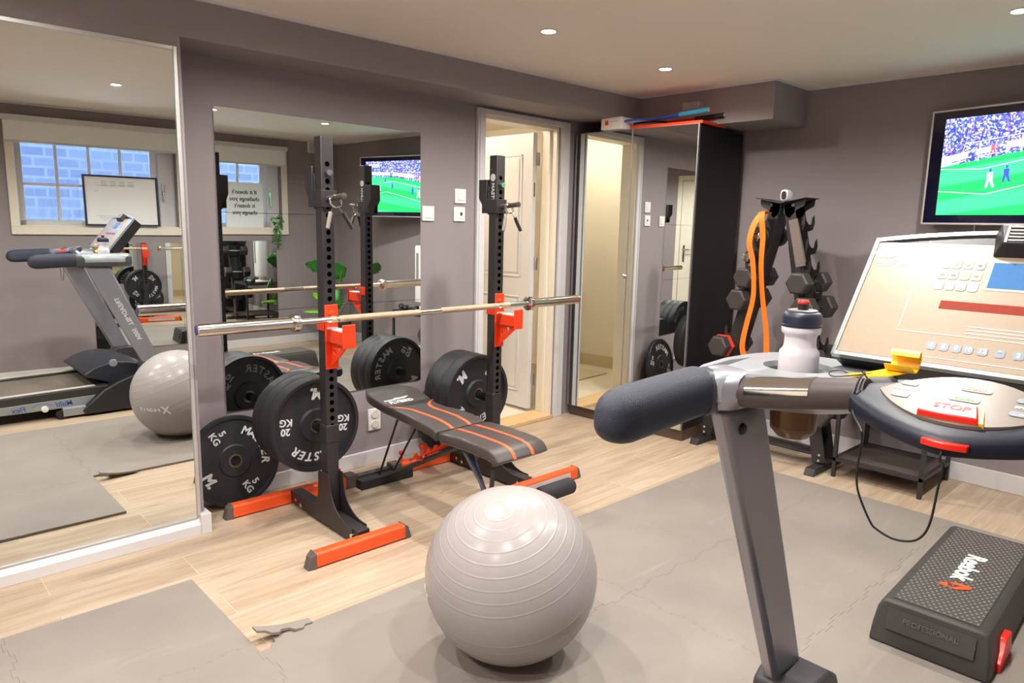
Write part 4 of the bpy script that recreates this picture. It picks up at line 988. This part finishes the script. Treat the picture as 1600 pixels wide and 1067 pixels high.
# ------------------------------------------------------------------ step platform
SA = rad(2.3); SO = V((2.948,.634,.0125)); sp = thing('step_platform', 'black aerobic step platform with red risers on the mat', 'step platform', SO, SA)
L2, W2, H = .475, .178, .150
sec = [(-W2,0),(-W2+.004,.06),(-W2+.012,.118),(-W2+.022,.141),(-W2+.038,H),(W2-.038,H),(W2-.022,.141),(W2-.012,.118),(W2-.004,.06),(W2,0)]
STEPM = mat('charcoal_step_plastic', (62,58,56), .5, noise=.1, scale=60, bump=.35, bscale=800)
rg = []
for x, ins, zz in ((-L2,0,.0),(-L2+.02,0,0),(L2-.02,0,0),(L2,0,0)):
    k_ = 0 if abs(x) < L2 else .012
    rg.append([(x+(.030*(z/H) if x < 0 else -.030*(z/H)), y, z) for y, z in sec])
MB().rings(rg).build('deck', STEPM, sp, bev=.008, world=False)
# studded non-slip mat: one surface
tp = MB(); tp.box(-L2+.055, L2-.055, -W2+.052, W2-.052, H, H+.003)
for i in range(46):
    for j in range(13):
        x = -L2+.068+i*(2*L2-.136)/45; y = -W2+.062+j*(2*W2-.124)/12+(.0048 if i % 2 else -.0048)
        r = .0052; tp.raw([(x-r,y,H+.003),(x,y-r,H+.003),(x+r,y,H+.003),(x,y+r,H+.003),(x,y,H+.0062)], [(0,1,4),(1,2,4),(2,3,4),(3,0,4)], 1)
tp.build('grip_top', [mat('grey_stud_rubber', (70,66,64), .42, noise=.08, scale=50), mat('pale_grey_studs', (128,122,116), .35, noise=.15, scale=50)], sp, world=False, smooth=0)  # studs in a paler grey than the rubber between them
Mx = T(.02,.0,H+.0055) @ Matrix(((-1,0,0,0),(0,-1,0,0),(0,0,1,0),(0,0,0,1)))
MB().text('Reebok', .088, Mx @ T(0,.0,0), bold=.03, ext=.0012).build('lettering', mat('white_step_print', (235,232,226), .5), sp, world=False)
tri = [(-.190,-.045),(-.190,.045),(-.135,.0)]
def trp(c, pts): c.rings([[(x,y,H+.0042) for x, y in pts],[(x,y,H+.0066) for x, y in pts]])
c = MB(); trp(c, [(-.168,-.048),(-.150,-.048),(-.150,.005),(-.168,.020)]); trp(c, [(-.172,-.048),(-.205,-.010),(-.205,.012),(-.172,-.022)]); trp(c, [(-.205,.016),(-.200,.050),(-.150,.012),(-.168,.024)])
c.build('emblem', REDF, sp, world=False)
ep = MB(); ep.rings([[(-L2+.002,-.13,.058),(-L2+.002,.13,.058),(-L2+.022,.13,.128),(-L2+.022,-.13,.128)][::-1],[(-L2-.001+.012,-.13,.060),(-L2+.011,.13,.060),(-L2+.0235,.13,.126),(-L2+.0235,-.13,.126)][::-1]])
ep.build('end_panel', STEPM, sp, world=False, bev=.001)
X = V((0,-1,0)); Z = V((-1,0,.19)).normalized(); Y = Z.cross(X)
MB().text('PROFESSIONAL', .024, T(-L2+.0162-.004,0,.098) @ Matrix(((X.x,Y.x,Z.x,0),(X.y,Y.y,Z.y,0),(X.z,Y.z,Z.z,0),(0,0,0,1))), bold=.01, ext=.0018).build('lettering', mat('embossed_charcoal', (104,98,95), .4), sp, world=False)
for sx in (-1, 1):
    r_1 = MB().prism([(sx*L2*.62-.085,.0),(sx*L2*.62-.085,.030),(sx*L2*.62-.045,.055),(sx*L2*.62-.025,.095),(sx*L2*.62+.045,.095),(sx*L2*.62+.065,.055),(sx*L2*.62+.085,.030),(sx*L2*.62+.085,0)], 'y', -W2-.012, -W2+.02).build('riser', STOPRED, sp, world=False, bev=.003)

# ------------------------------------------------------------------ television
tv = thing('television', 'wall television showing a football match', 'television', (4.50,1.413,1.45), 0)
dT = V((-.21,-.978,0)).normalized(); nT = V((-.978,.21,0)).normalized()
TW, TH = 1.12, .617
MT = Matrix(((dT.x,0,nT.x,4.50),(dT.y,0,nT.y,1.413),(0,1,0,1.452),(0,0,0,1)))   # local x right, y up, z out of the screen
def tb(mb, x0, x1, y0, y1, z0, z1, m=0): mb.box(x0,x1,y0,y1,z0,z1,m,MT); return mb
tb(MB(), .002, TW-.002, .002, TH-.002, -.045, -.004).build('housing', BLKPL, tv, bev=.006)
c = MB(); b_ = .010
tb(c, 0,TW,0,b_,-.02,.001); tb(c,0,TW,TH-b_,TH,-.02,.001); tb(c,0,b_,b_,TH-b_,-.02,.001); tb(c,TW-b_,TW,b_,TH-b_,-.02,.001); c.build('frame', mat('silver_tv_frame', (206,200,200), .35, .3), tv, bev=.001)
tb(MB(), b_,TW-b_,b_,TH-b_,-.004,-.001).build('bezel', mat('glossy_black_glass', (14,14,44), .12, coat=.6), tv)
# the picture
pm_, nt, b = _new('match_crowd'); N = nt.nodes; L = nt.links
tcx = N.new('ShaderNodeTexCoord'); vo = N.new('ShaderNodeTexVoronoi'); vo.inputs['Scale'].default_value = 120; L.new(tcx.outputs['Object'], vo.inputs['Vector'])
rp = N.new('ShaderNodeValToRGB'); rp.color_ramp.interpolation = 'CONSTANT'; e = rp.color_ramp.elements
e[0].color = srgb((60,70,150)); e[1].position = .35; e[1].color = srgb((110,125,215))
for p_, c_ in ((.55,(185,195,240)),(.72,(90,90,190)),(.86,(210,215,250)),(.95,(190,110,160))): q = e.new(p_); q.color = srgb(c_)
sx_ = N.new('ShaderNodeSeparateColor'); L.new(vo.outputs['Color'], sx_.inputs[0]); L.new(sx_.outputs[0], rp.inputs['Fac'])
b.inputs['Base Color'].default_value = (0,0,0,1); L.new(rp.outputs['Color'], b.inputs['Emission Color']); b.inputs['Emission Strength'].default_value = 1.0; b.inputs['Roughness'].default_value = .2
gm_, nt, b = _new('match_pitch'); N = nt.nodes; L = nt.links
tcx = N.new('ShaderNodeTexCoord'); mpx = N.new('ShaderNodeMapping'); mpx.inputs['Rotation'].default_value = (rad(8),0,0); L.new(tcx.outputs['Object'], mpx.inputs['Vector'])
wv = N.new('ShaderNodeTexWave'); wv.bands_direction = 'Z'; wv.inputs['Scale'].default_value = 2.0; L.new(mpx.outputs['Vector'], wv.inputs['Vector'])
rp = N.new('ShaderNodeValToRGB'); rp.color_ramp.elements[0].position = .4; rp.color_ramp.elements[0].color = srgb((38,196,100)); rp.color_ramp.elements[1].position = .6; rp.color_ramp.elements[1].color = srgb((66,208,138))
L.new(wv.outputs['Fac'], rp.inputs['Fac']); L.new(rp.outputs['Color'], b.inputs['Emission Color']); b.inputs['Base Color'].default_value = (0,0,0,1); b.inputs['Emission Strength'].default_value = 1.0; b.inputs['Roughness'].default_value = .2
EW = emat('screen_white', (250,250,255), 1.0); EAD = emat('screen_boards', (200,215,250), 1.0); EBL = emat('screen_blue', (60,80,190), .9); ERD = emat('screen_red', (220,90,110), .9)
sx0, sx1, sy0, sy1 = .078, TW-.078, .052, TH-.050; SWd, SH = sx1-sx0, sy1-sy0
sc_ = MB(); mats_ = [pm_, gm_, EW, EAD, EBL, ERD]
def sq(pts, m, h): sc_.raw([MT @ V((sx0+u*SWd, sy1-v*SH, h)) for u, v in pts], [tuple(range(len(pts)))], m)
def line(p, q, w, m=2, h=.0008):
    p, q = V(p), V(q); d = (q-p).normalized(); nn = V((-d.y, d.x))*w
    sq([p-nn, q-nn, q+nn, p+nn], m, h)
hz = lambda u: .50-.30*u if u < .6 else .32
sq([(0,0),(1,0),(1,.30),(.6,.32),(0,.50)][::-1], 0, 0)
sq([(0,.50),(.6,.32),(1,.30),(1,1),(0,1)][::-1], 1, 0)
sq([(0,.395),(.14,.35),(.14,.415),(0,.47)][::-1], 2, .0003); sq([(.18,.335),(.28,.30),(.28,.36),(.18,.39)][::-1], 3, .0003); sq([(.33,.28),(.62,.22),(.62,.28),(.33,.345)][::-1], 2, .0003); sq([(0,.475),(.10,.445),(.10,.465),(0,.50)][::-1], 3, .0003); sq([(.66,.22),(1,.20),(1,.26),(.66,.28)][::-1], 3, .0003)
line((.20,.255),(.195,.45),.004); line((.405,.21),(.405,.385),.004); line((.12,.265),(.20,.255),.002); line((.20,.255),(.405,.21),.003); line((.195,.40),(.28,.38),.0015); line((.12,.265),(.10,.44),.0012)
for k in range(5): line((.13+.012*k,.29+.03*k),(.40,.235+.03*k),.0006, 3)
line((.0,.52),(.22,.535),.003); line((.22,.535),(.60,.40),.003); line((0,.75),(.25,.79),.0035); line((.25,.79),(.70,.60),.0035); line((.60,.40),(.75,.42),.003); line((.70,.60),(.9,.66),.003)
def player(u, v, m, s=1.0):
    for pts in (((-.012,-.06),(.014,-.065),(.016,.01),(-.010,.01)),((-.012,.01),(.0,.01),(-.006,.07),(-.016,.07)),((.002,.01),(.016,.01),(.026,.065),(.016,.07))):
        sq([(u+a*s, v+b*s) for a, b in pts][::-1], m, .0006)
    sq([(u-.004,v-.095*s),(u+.008,v-.095*s),(u+.008,v-.067*s),(u-.004,v-.067*s)][::-1], 4, .0007)
player(.265,.645,2,1.15); player(.345,.605,4,1.0); player(.265,.345,5,.8); player(.62,.50,4,.8); player(.80,.52,2,.8); player(.72,.40,4,.7)
sq([(.80,.06),(.95,.06),(.95,.085),(.80,.085)][::-1], 3, .0004); sq([(.80,.10),(.92,.10),(.92,.118),(.80,.118)][::-1], 3, .0004)
sc_.build('screen', mats_, tv, smooth=0, normals=False)
c = MB(); c.box(4.42, 4.575, .80, .92, 1.68, 1.86); c.build('wall_bracket', BLKMETAL, tv, bev=.003)
o = MB().tube(smooth([(4.56,1.16,1.46),(4.566,1.155,1.30),(4.566,1.16,1.0),(4.566,1.22,.6),(4.562,1.30,.32),(4.556,1.41,.245)]), .004, 8).build('television_cable', WHITEP); tag(o, 'thin white cable running down the wall from the television', 'cable')

# ------------------------------------------------------------------ dumbbell rack
dr = thing('dumbbell_rack', 'black A-shaped dumbbell tree beside the wardrobe', 'dumbbell rack', (4.15,2.06,0))
def strip(mb, x0, x1, p, q, w0, w1):
    p, q = V(p), V(q); d = (q-p).normalized(); n_ = V((-d.y, d.x))
    mb.prism([tuple(p-n_*w0), tuple(q-n_*w1), tuple(q+n_*w1), tuple(p+n_*w0)], 'x', x0, x1)
PT, QR, QL = (2.00,1.56), (1.685,.05), (2.455,.05); PTL = (2.075,1.56)
for nm, P0, Q0, sg in (('right', PT, QR, -1), ('left', PTL, QL, 1)):
    c = MB()
    for x0 in (4.085, 4.212):
        strip(c, x0, x0+.005, P0, Q0, .032, .040)
        d = (V(Q0)-V(P0)); Ld = d.length; u = d/Ld
        nrm = V((-u.y, u.x)); 
        if nrm.x*sg < 0: nrm = -nrm
        k = 0
        for s_ in (.13,.27,.40,.54,.85,1.15):
            b0 = V(P0)+u*s_
            hook = [b0+nrm*.03-u*.03, b0+nrm*.03+u*.045, b0+nrm*.065+u*.040, b0+nrm*.082+u*.0, b0+nrm*.085-u*.045, b0+nrm*.070-u*.030, b0+nrm*.058+u*.006, b0+nrm*.045+u*.004]
            c.prism([tuple(h) for h in hook], 'x', x0, x0+.005)
    strip(c, 4.09, 4.212, (P0[0]-sg*.028,P0[1]), (Q0[0]-sg*.034,Q0[1]), .003, .003)
    c.build('leg', BLKMETAL, dr, bev=.0015)
    MB().prism([(3.955,0),(3.975,.042),(4.34,.042),(4.36,0)], 'y', Q0[0]-.030, Q0[0]+.030).build('foot', BLKMETAL, dr, bev=.004)
    for y_, z_, r__ in ((Q0[0],.10,.008),(Q0[0],.065,.008),(P0[0]+sg*.03,1.548,.010)): MB().cyl((4.078,y_,z_),(4.086,y_,z_), r__, seg=14).build('bolt', CHROME, dr)
strip_ = MB(); strip_.box(4.19, 4.21, 1.70, 2.44, .055, .105); strip_.box(4.10, 4.19, 1.70, 2.44, .09, .095); strip_.build('base_beam', BLKMETAL, dr, bev=.002)
c = MB(); c.rings([[(4.06,2.20,1.592),(4.24,2.20,1.592),(4.24,2.20,1.588),(4.06,2.20,1.588)],[(4.06,2.045,1.562),(4.24,2.045,1.562),(4.24,2.045,1.558),(4.06,2.045,1.558)],[(4.06,1.89,1.592),(4.24,1.89,1.592),(4.24,1.89,1.588),(4.06,1.89,1.588)]])
for sg, yy_ in ((1, 2.12),(-1, 1.96)):
    for x0 in (4.085,4.212): c.prism([(2.04+sg*.01,1.558),(2.04+sg*.14,1.586),(2.04+sg*.135,1.545),(2.04+sg*.09,1.52),(2.04+sg*.05,1.47),(2.04+sg*.01,1.50)], 'x', x0, x0+.005)
c.build('top_bracket', BLKMETAL, dr, bev=.0015)
rub = MB(); strip(rub, 4.050, 4.062, (1.952,1.465), (1.882,1.195), .026, .029); strip(rub, 4.062, 4.084, (1.942,1.45), (1.878,1.22), .012, .014); o = rub.build('grey_strap_pad', mat('taupe_rubber_pad', (116,104,96), .7, noise=.15, scale=30), bev=.002); tag(o, 'taupe rubber strip hung on the right leg of the dumbbell tree', 'rubber strip')
def hexbell(y, z, r, label, tilt=0):
    t = thing('dumbbell', label, 'dumbbell', (4.15, y, z), group='dumbbells on the A-shaped tree')
    MB().cyl((3.99,y,z),(4.31,y,z), .014, seg=20).build('handle', STEEL, t)
    for xa, xb in ((3.975,4.070),(4.230,4.325)):
        ks = [(y+r*cos(rad(60*k+tilt)), z+r*sin(rad(60*k+tilt))) for k in range(6)]; ki = [(y+r*.86*cos(rad(60*k+tilt)), z+r*.86*sin(rad(60*k+tilt))) for k in range(6)]
        MB().rings([[(xa,a,b_) for a, b_ in ki],[(xa+.010,a,b_) for a, b_ in ks],[(xb-.010,a,b_) for a, b_ in ks],[(xb,a,b_) for a, b_ in ki]]).build('head', HEXB, t, bev=.003)
    return t
hexbell(2.205,1.110,.066,'dark hex dumbbell, third from the top on the left leg of the tree')
hexbell(2.240,.972,.070,'dark hex dumbbell, fourth from the top on the left leg of the tree')
hexbell(2.345,.668,.070,'dark hex dumbbell with a red band around it, low on the left leg')
hexbell(2.425,.38,.076,'large dark hex dumbbell, lowest on the left leg of the tree')
hexbell(1.865,1.100,.068,'dark hex dumbbell, highest on the right leg of the tree')
hexbell(1.822,.955,.074,'dark hex dumbbell, second from the top on the right leg')
hexbell(1.745,.66,.076,'dark hex dumbbell, third from the top on the right leg')
hexbell(1.690,.36,.080,'largest dark hex dumbbell, lowest on the right leg of the tree')
def starbell(y, z, r, label, ring=True):
    t = thing('dumbbell', label, 'dumbbell', (4.15, y, z), group='adjustable dumbbells on the tree')
    MB().cyl((3.955,y,z),(4.345,y,z), .0125, seg=20).build('handle', STEEL, t)
    for xa, xb in ((4.02,4.075),(4.225,4.28)):
        MB().lathe([(.013,0),(r*.9,0),(r,.006),(r,xb-xa-.006),(r*.9,xb-xa),(.013,xb-xa),(.013,0)], 40, 0, T(xa,y,z) @ rotm('Y', rad(90))).build('weight_disc', RUBBER, t)
    for xa, sg in ((3.996,1),(4.304,-1)):
        rg = []
        for dx, k_ in ((-.012,.8),(-.010,1),(.014,1),(.022,.9)):
            rg.append([(xa+dx*sg, y+(.032 if q % 2 == 0 else .022)*k_*cos(rad(30*q+10)), z+(.032 if q % 2 == 0 else .022)*k_*sin(rad(30*q+10))) for q in range(12)])
        MB().rings(rg).build('star_nut', CHROME, t, bev=.002)
starbell(2.140,1.362,.062,'dumbbell with black disc and chrome star nut, highest on the left leg')
starbell(2.195,1.238,.040,'smaller chrome star nut dumbbell just below the highest one')
def band(path, w, name, lab, m, closed=False, wx=(0,1,0)):
    P_ = smooth(path, 4); rg = []
    n_ = len(P_)
    for i, p in enumerate(P_):
        d = (P_[min(i+1,n_-1)]-P_[max(i-1,0)]).normalized(); f = i/n_
        s_ = V((0,1,0)); s_ = (s_-d*s_.dot(d)).normalized(); tw = rad(28)*sin(f*6.5)
        s_ = Matrix.Rotation(tw, 3, d) @ s_; t_ = d.cross(s_)
        rg.append([p-s_*w+t_*.002, p+s_*w+t_*.002, p+s_*w-t_*.002, p-s_*w-t_*.002])
    o = MB().rings(rg).build(name, m); tag(o, lab, 'resistance band'); return o
band([(4.06,2.110,1.50),(3.99,2.112,1.506),(3.952,2.094,1.47),(3.950,2.076,1.36),(3.945,2.072,1.22),(3.945,2.058,1.08),(3.945,2.035,.95),(3.945,2.005,.80),(3.945,1.995,.66),(3.945,2.01,.54),(3.945,2.06,.50),(3.945,2.11,.545),(3.943,2.14,.65),(3.940,2.150,.72),(3.94,2.130,.85),(3.94,2.105,.98),(3.94,2.105,1.08),(3.942,2.125,1.22),(3.945,2.155,1.32),(3.965,2.150,1.42),(4.00,2.125,1.49),(4.06,2.118,1.497)], .0215, 'resistance_band', 'long orange resistance band looped over the top of the dumbbell tree', ORBAND)
def hexring(y, z, r, x0, x1):
    c = MB(); a = [(y+r*cos(rad(60*k)), z+r*sin(rad(60*k))) for k in range(6)]; b_ = [(y+(r+.004)*cos(rad(60*k)), z+(r+.004)*sin(rad(60*k))) for k in range(6)]
    c.rings([[(x0,*p) for p in b_],[(x1,*p) for p in b_],[(x1,*p) for p in a],[(x0,*p) for p in a]], closed=True); return c
o = hexring(2.345,.668,.0715,4.035,4.068).build('resistance_band', REDBAND); tag(o, 'short red resistance band wrapped around a low hex dumbbell', 'resistance band')
cm = thing('security_camera', 'small white camera with dark lens on top of the dumbbell tree', 'camera', (4.12,2.04,1.565))
rg = [sup((4.085+q, 2.035, 1.605), .024*k_, .033*k_, 3) for q, k_ in ((0,.86),(.006,1),(.05,1),(.075,.8),(.08,.5))]
MB().rings(rg).build('camera_body', WHITEP, cm, smooth=60)
MB().rings([sup((4.0835, 2.035, 1.605), .0155, .024, 3), sup((4.090, 2.035, 1.605), .0155, .024, 3)]).build('lens', BLKPL, cm)
MB().cyl((4.12,2.035,1.562),(4.12,2.035,1.58), .014).build('camera_mount', WHITEP, cm)

# ------------------------------------------------------------------ side table and what stands on it
tb_ = thing('side_table', 'black metal side table with a lower shelf by the television wall', 'table', (4.30,1.36,0))
xa, xb, ya, yb = 4.06, 4.53, 1.125, 1.60; HT = .535; k = .0105
for x, y in ((xa,ya),(xa,yb-.021),(xb-.021,ya),(xb-.021,yb-.021)): MB().box(x,x+.021,y,y+.021,0,HT-.02).build('leg', BLKMETAL, tb_, bev=.0015)
for z in (HT-.02, .095):
    c = MB(); c.box(xa,xb,ya,ya+.021,z,z+.021).box(xa,xb,yb-.021,yb,z,z+.021).box(xa,xa+.021,ya+.021,yb-.021,z,z+.021).box(xb-.021,xb,ya+.021,yb-.021,z,z+.021)
    c.build('frame', BLKMETAL, tb_, bev=.001)
TBW = mat('dark_grey_oak_shelf', (84,74,68), .5, noise=.25, scale=14)
MB().box(xa+.021,xb-.021,ya+.021,yb-.021,.100,.113).build('shelf', TBW, tb_); MB().box(xa,xb,ya,yb,HT+.001,HT+.012).build('table_top', BLKMETAL, tb_)
zt = HT+.012
th = thing('tower_heater', 'white tower heater standing on the black side table', 'heater', (4.34,1.30,zt))
MB().lathe([(0,0),(.105,0),(.110,.010),(.100,.020),(.045,.03),(.040,.075),(0,.075)], 40, 0, T(4.34,1.30,zt)).build('base', WHITEP, th)
MB().rings([sup((4.34,1.30,0), .10*q, .09*q, 3, ax='x') for q in (1,)]*1+[]) if 0 else None
rg = []
for z, q in ((.072,.90),(.078,1),(.615,1),(.63,.92)): rg.append([(4.34+.088*abs(cos(a))**.7*(1 if cos(a)>=0 else -1)*q, 1.30+.098*abs(sin(a))**.7*(1 if sin(a)>=0 else -1)*q, zt+z) for a in [2*pi*i/36 for i in range(36)]])
hb = MB().rings(rg).build('body', WHITEP, th, smooth=50)
MB().box(4.2465,4.256,1.272,1.300,zt+.26,zt+.56).build('outlet_slot', mat('grey_slot', (140,138,130), .6), hb)
for i, (x, y, a, lb, mm) in enumerate(((4.13,1.20,.5,'small mint green hand weight on the side table',TEALP),(4.13,1.34,-.3,'small black hand weight behind the mint one on the side table',BLKPL))):
    t = thing('hand_weight', lb, 'dumbbell', (x,y,zt), a, 'small hand weights on the side table')
    MB().cyl((0,-.05,.028),(0,.05,.028), .013, m=0).build('handle', mm, t, world=False)
    for s in (1,-1): MB().lathe([(0,0),(.024,0),(.028,.005),(.028,.035),(.024,.040),(0,.040)], 8, 0, T(0,s*.04,.028) @ rotm('X', rad(-90*s))).build('head', BLKPL, t, world=False)

# ------------------------------------------------------------------ monstera in the corner
mp_ = thing('potted_monstera', 'green monstera plant in a dark pot in the far corner', 'plant', (4.22,-.12,0))
MB().lathe([(0,0),(.12,0),(.15,.02),(.17,.30),(.16,.31),(.15,.29),(0,.27)], 40, 0, T(4.22,-.12,0)).build('pot', POT, mp_)
def leaf_mesh(L, W, notch=True):
    mb = MB(); n_ = 14
    rows = []
    for i in range(n_+1):
        t_ = i/n_; y = L*(t_-.12); w_ = W*math.sin(pi*min(1, (t_*.93+.07)))**.62*(1-.28*t_)
        if notch and 2 < i < n_-1 and i % 2 == 0: w_ *= .72
        sag = -.10*L*(t_**2)
        rows.append([(-w_,y+.10*L*0,sag-.10*w_),(-w_*.5,y,sag+.012),(0,y,sag),(w_*.5,y,sag+.012),(w_,y,sag-.10*w_)])
    vs = [p for r in rows for p in r]; fs = []
    for i in range(n_):
        for k_ in range(4): fs.append((i*5+k_,i*5+k_+1,(i+1)*5+k_+1,(i+1)*5+k_))
    mb.raw(vs, fs); return mb
def add_leaf(par, base, tip, L, W, az, el, m, roll=0., stemr=.005):
    base, tip = V(base), V(tip); mid = (base+tip)/2+V((0,0,.06))
    MB().tube(smooth([base, mid, tip], 6), [stemr]*13, 8).build('stem', STEM, par)
    mb = leaf_mesh(L, W); mb.bm.transform(T(*tip) @ rotm('Z', az) @ Matrix.Rotation(el, 4, 'X') @ Matrix.Rotation(roll, 4, 'Y'))
    o = mb.build('leaf', m, par, normals=False, smooth=60); s_ = o.modifiers.new('solid', 'SOLIDIFY'); s_.thickness = .0012
base = (4.22,-.12,.28)
for tip, L, W, az, el, m, *ro in (((4.18,.06,.86),.44,.15,rad(130),rad(14),LEAF,rad(-62)),((4.16,-.16,.76),.30,.16,rad(150),rad(-60),LEAF),((4.12,-.10,.60),.34,.17,rad(20),rad(-30),LEAF),((4.10,.05,.50),.36,.15,rad(160),rad(25),LEAF2),((4.30,.42,.86),.24,.13,rad(10),rad(40),LEAF),((4.05,-.02,.42),.30,.13,rad(110),rad(5),LEAF2),((4.35,-.36,.72),.26,.14,rad(200),rad(10),LEAF),((4.02,.14,.66),.22,.12,rad(60),rad(-60),LEAF)):
    add_leaf(mp_, base, tip, L, W, az, el, m, *ro)

# ------------------------------------------------------------------ things in the windows
wb = thing('whiteboard', 'black-framed whiteboard with handwriting leaning in the window', 'whiteboard', (1.84,YS+.05,1.32)); BACK.append(wb)
y0 = YS+.024
Mw = T(1.84,y0+.008,1.314) @ Matrix.Rotation(rad(3), 4, 'X')
Mw = Mw
MB().box(-.285,.285,0,.006,.012,.425, M=Mw).build('board', mat('white_board_face', (238,238,240), .25, noise=.01), wb)
c = MB()
for q in ((-.297,-.28,0,.437),(.28,.297,0,.437),(-.28,.28,0,.015),(-.28,.28,.422,.437)): c.box(q[0],q[1],-.002,.014,q[2],q[3], M=Mw)
c.build('frame', BLKPL, wb, bev=.002)
c = MB(); rr = random.Random(3)
def scrib(x, z, w_, h_=.008):
    n_ = int(w_/.006)+2; pts = [Mw @ V((x-w_*i/(n_-1), .0066, z+rr.uniform(-h_,h_)*.5)) for i in range(n_)]
    c.tube(pts, .0009, 4)
for r in range(4):
    for q in range(4): scrib(.10-.07*q+.0, .385-.013*r, .045)
c.tube([Mw @ V((.11,.0066,.355)), Mw @ V((-.20,.0066,.350))], .0008, 4); scrib(-.18,.30,.03,.012)
for r in range(3): scrib(.02-.0*r, .085-.016*r, .22-.02*r)
c.build('handwriting', mat('grey_marker', (90,90,100), .6), wb)
ps_ = thing('poster_panel', 'white panel with printed motto standing in the window', 'poster', (3.47,YS+.03,1.313)); BACK.append(ps_)
Mp = T(3.47,YS-.030,1.3125)
MB().box(-.205,.205,0,.018,0,.475, M=Mp).build('panel', mat('white_poster_card', (232,236,240), .5, noise=.01), ps_, bev=.001)
MF = lambda x, z: Mp @ T(x,.0186,z) @ Matrix(((-1,0,0,0),(0,0,1,0),(0,1,0,0),(0,0,0,1)))
c = MB()
for i, tx_ in enumerate(("if it doesn't", 'challenge you', "it doesn't", 'change you')): c.text(tx_, .060, MF(0,.372-.072*i), bold=.022, ext=.0004)
c.build('lettering', mat('black_print', (40,40,44), .6), ps_)
hp_ = thing('trailing_plant', 'small trailing ivy in a pot on the window sill corner', 'plant', (3.80,YS-.02,1.312)); BACK.append(hp_)
MB().lathe([(0,0),(.032,0),(.042,.07),(.038,.072),(.036,.06),(0,.058)], 24, 0, T(3.80,YS-.03,1.312)).build('pot', WHITEP, hp_)
rr = random.Random(5)
for k in range(26):
    t_ = k/25; p = V((3.80+rr.uniform(-.055,.055)*(1-t_*.5), YS+.02+rr.uniform(0,.06), 1.43-.30*t_**1.5+rr.uniform(-.02,.02)))
    mb = leaf_mesh(.045, .022, False); mb.bm.transform(T(*p) @ rotm('Z', rr.uniform(0,6.28)) @ Matrix.Rotation(rr.uniform(-1.2,.4), 4, 'X')); mb.build('leaf', LEAF, hp_, normals=False)
MB().tube(smooth([(3.80,YS-.03,1.375),(3.80,YS+.02,1.41),(3.80,YS+.05,1.33),(3.79,YS+.055,1.12)], 6), .0022, 6).build('stem', STEM, hp_)

# the window wall is not quite square to the room: turn it and everything on it together
BMX = T(1.3,-.80,0) @ rotm('Z', BA) @ T(-1.3,-YS,0)
for o in BACK:
    q = BMX @ (T(*o.location) @ o.rotation_euler.to_matrix().to_4x4()); o.location = q.to_translation(); o.rotation_euler = q.to_euler()

# ------------------------------------------------------------------ daylight
W = D.worlds.new('sky'); SC.world = W; W.use_nodes = True; bg = W.node_tree.nodes['Background']
sk = W.node_tree.nodes.new('ShaderNodeTexSky'); sk.sky_type = 'NISHITA'; sk.sun_disc = False; sk.sun_elevation = rad(38); sk.sun_rotation = rad(20); sk.dust_density = .6; sk.ozone_density = 2.0
W.node_tree.links.new(sk.outputs[0], bg.inputs['Color']); bg.inputs['Strength'].default_value = .7
for x0, x1, z0, z1 in (WIN1, WIN2):
    l = D.lights.new('portal', 'AREA'); l.shape = 'RECTANGLE'; l.size = x1-x0; l.size_y = z1-z0; l.cycles.is_portal = True
    lo = D.objects.new('window_portal', l); COL.objects.link(lo); lo.location = BMX @ V(((x0+x1)/2, YS-.28, (z0+z1)/2)); lo.rotation_euler = (rad(90),0,BA)
l = D.lights.new('sun', 'SUN'); l.energy = 11; l.color = (1, .94, .88); l.angle = rad(1); lo = D.objects.new('sun_lamp', l); COL.objects.link(lo); lo.rotation_euler = (rad(-9), 0, 0); lo.location = (2, 3, 6)
SC.view_settings.view_transform = 'Standard'; SC.view_settings.look = 'None'; SC.view_settings.gamma = 1; SC.view_settings.use_curve_mapping = False
SC.view_settings.exposure = 1.15
SC.cycles.max_bounces = 14; SC.cycles.glossy_bounces = 8; SC.cycles.diffuse_bounces = 8; SC.cycles.transparent_max_bounces = 12
SC.cycles.sample_clamp_indirect = 30; SC.cycles.caustics_reflective = False; SC.cycles.caustics_refractive = False; SC.cycles.blur_glossy = .5
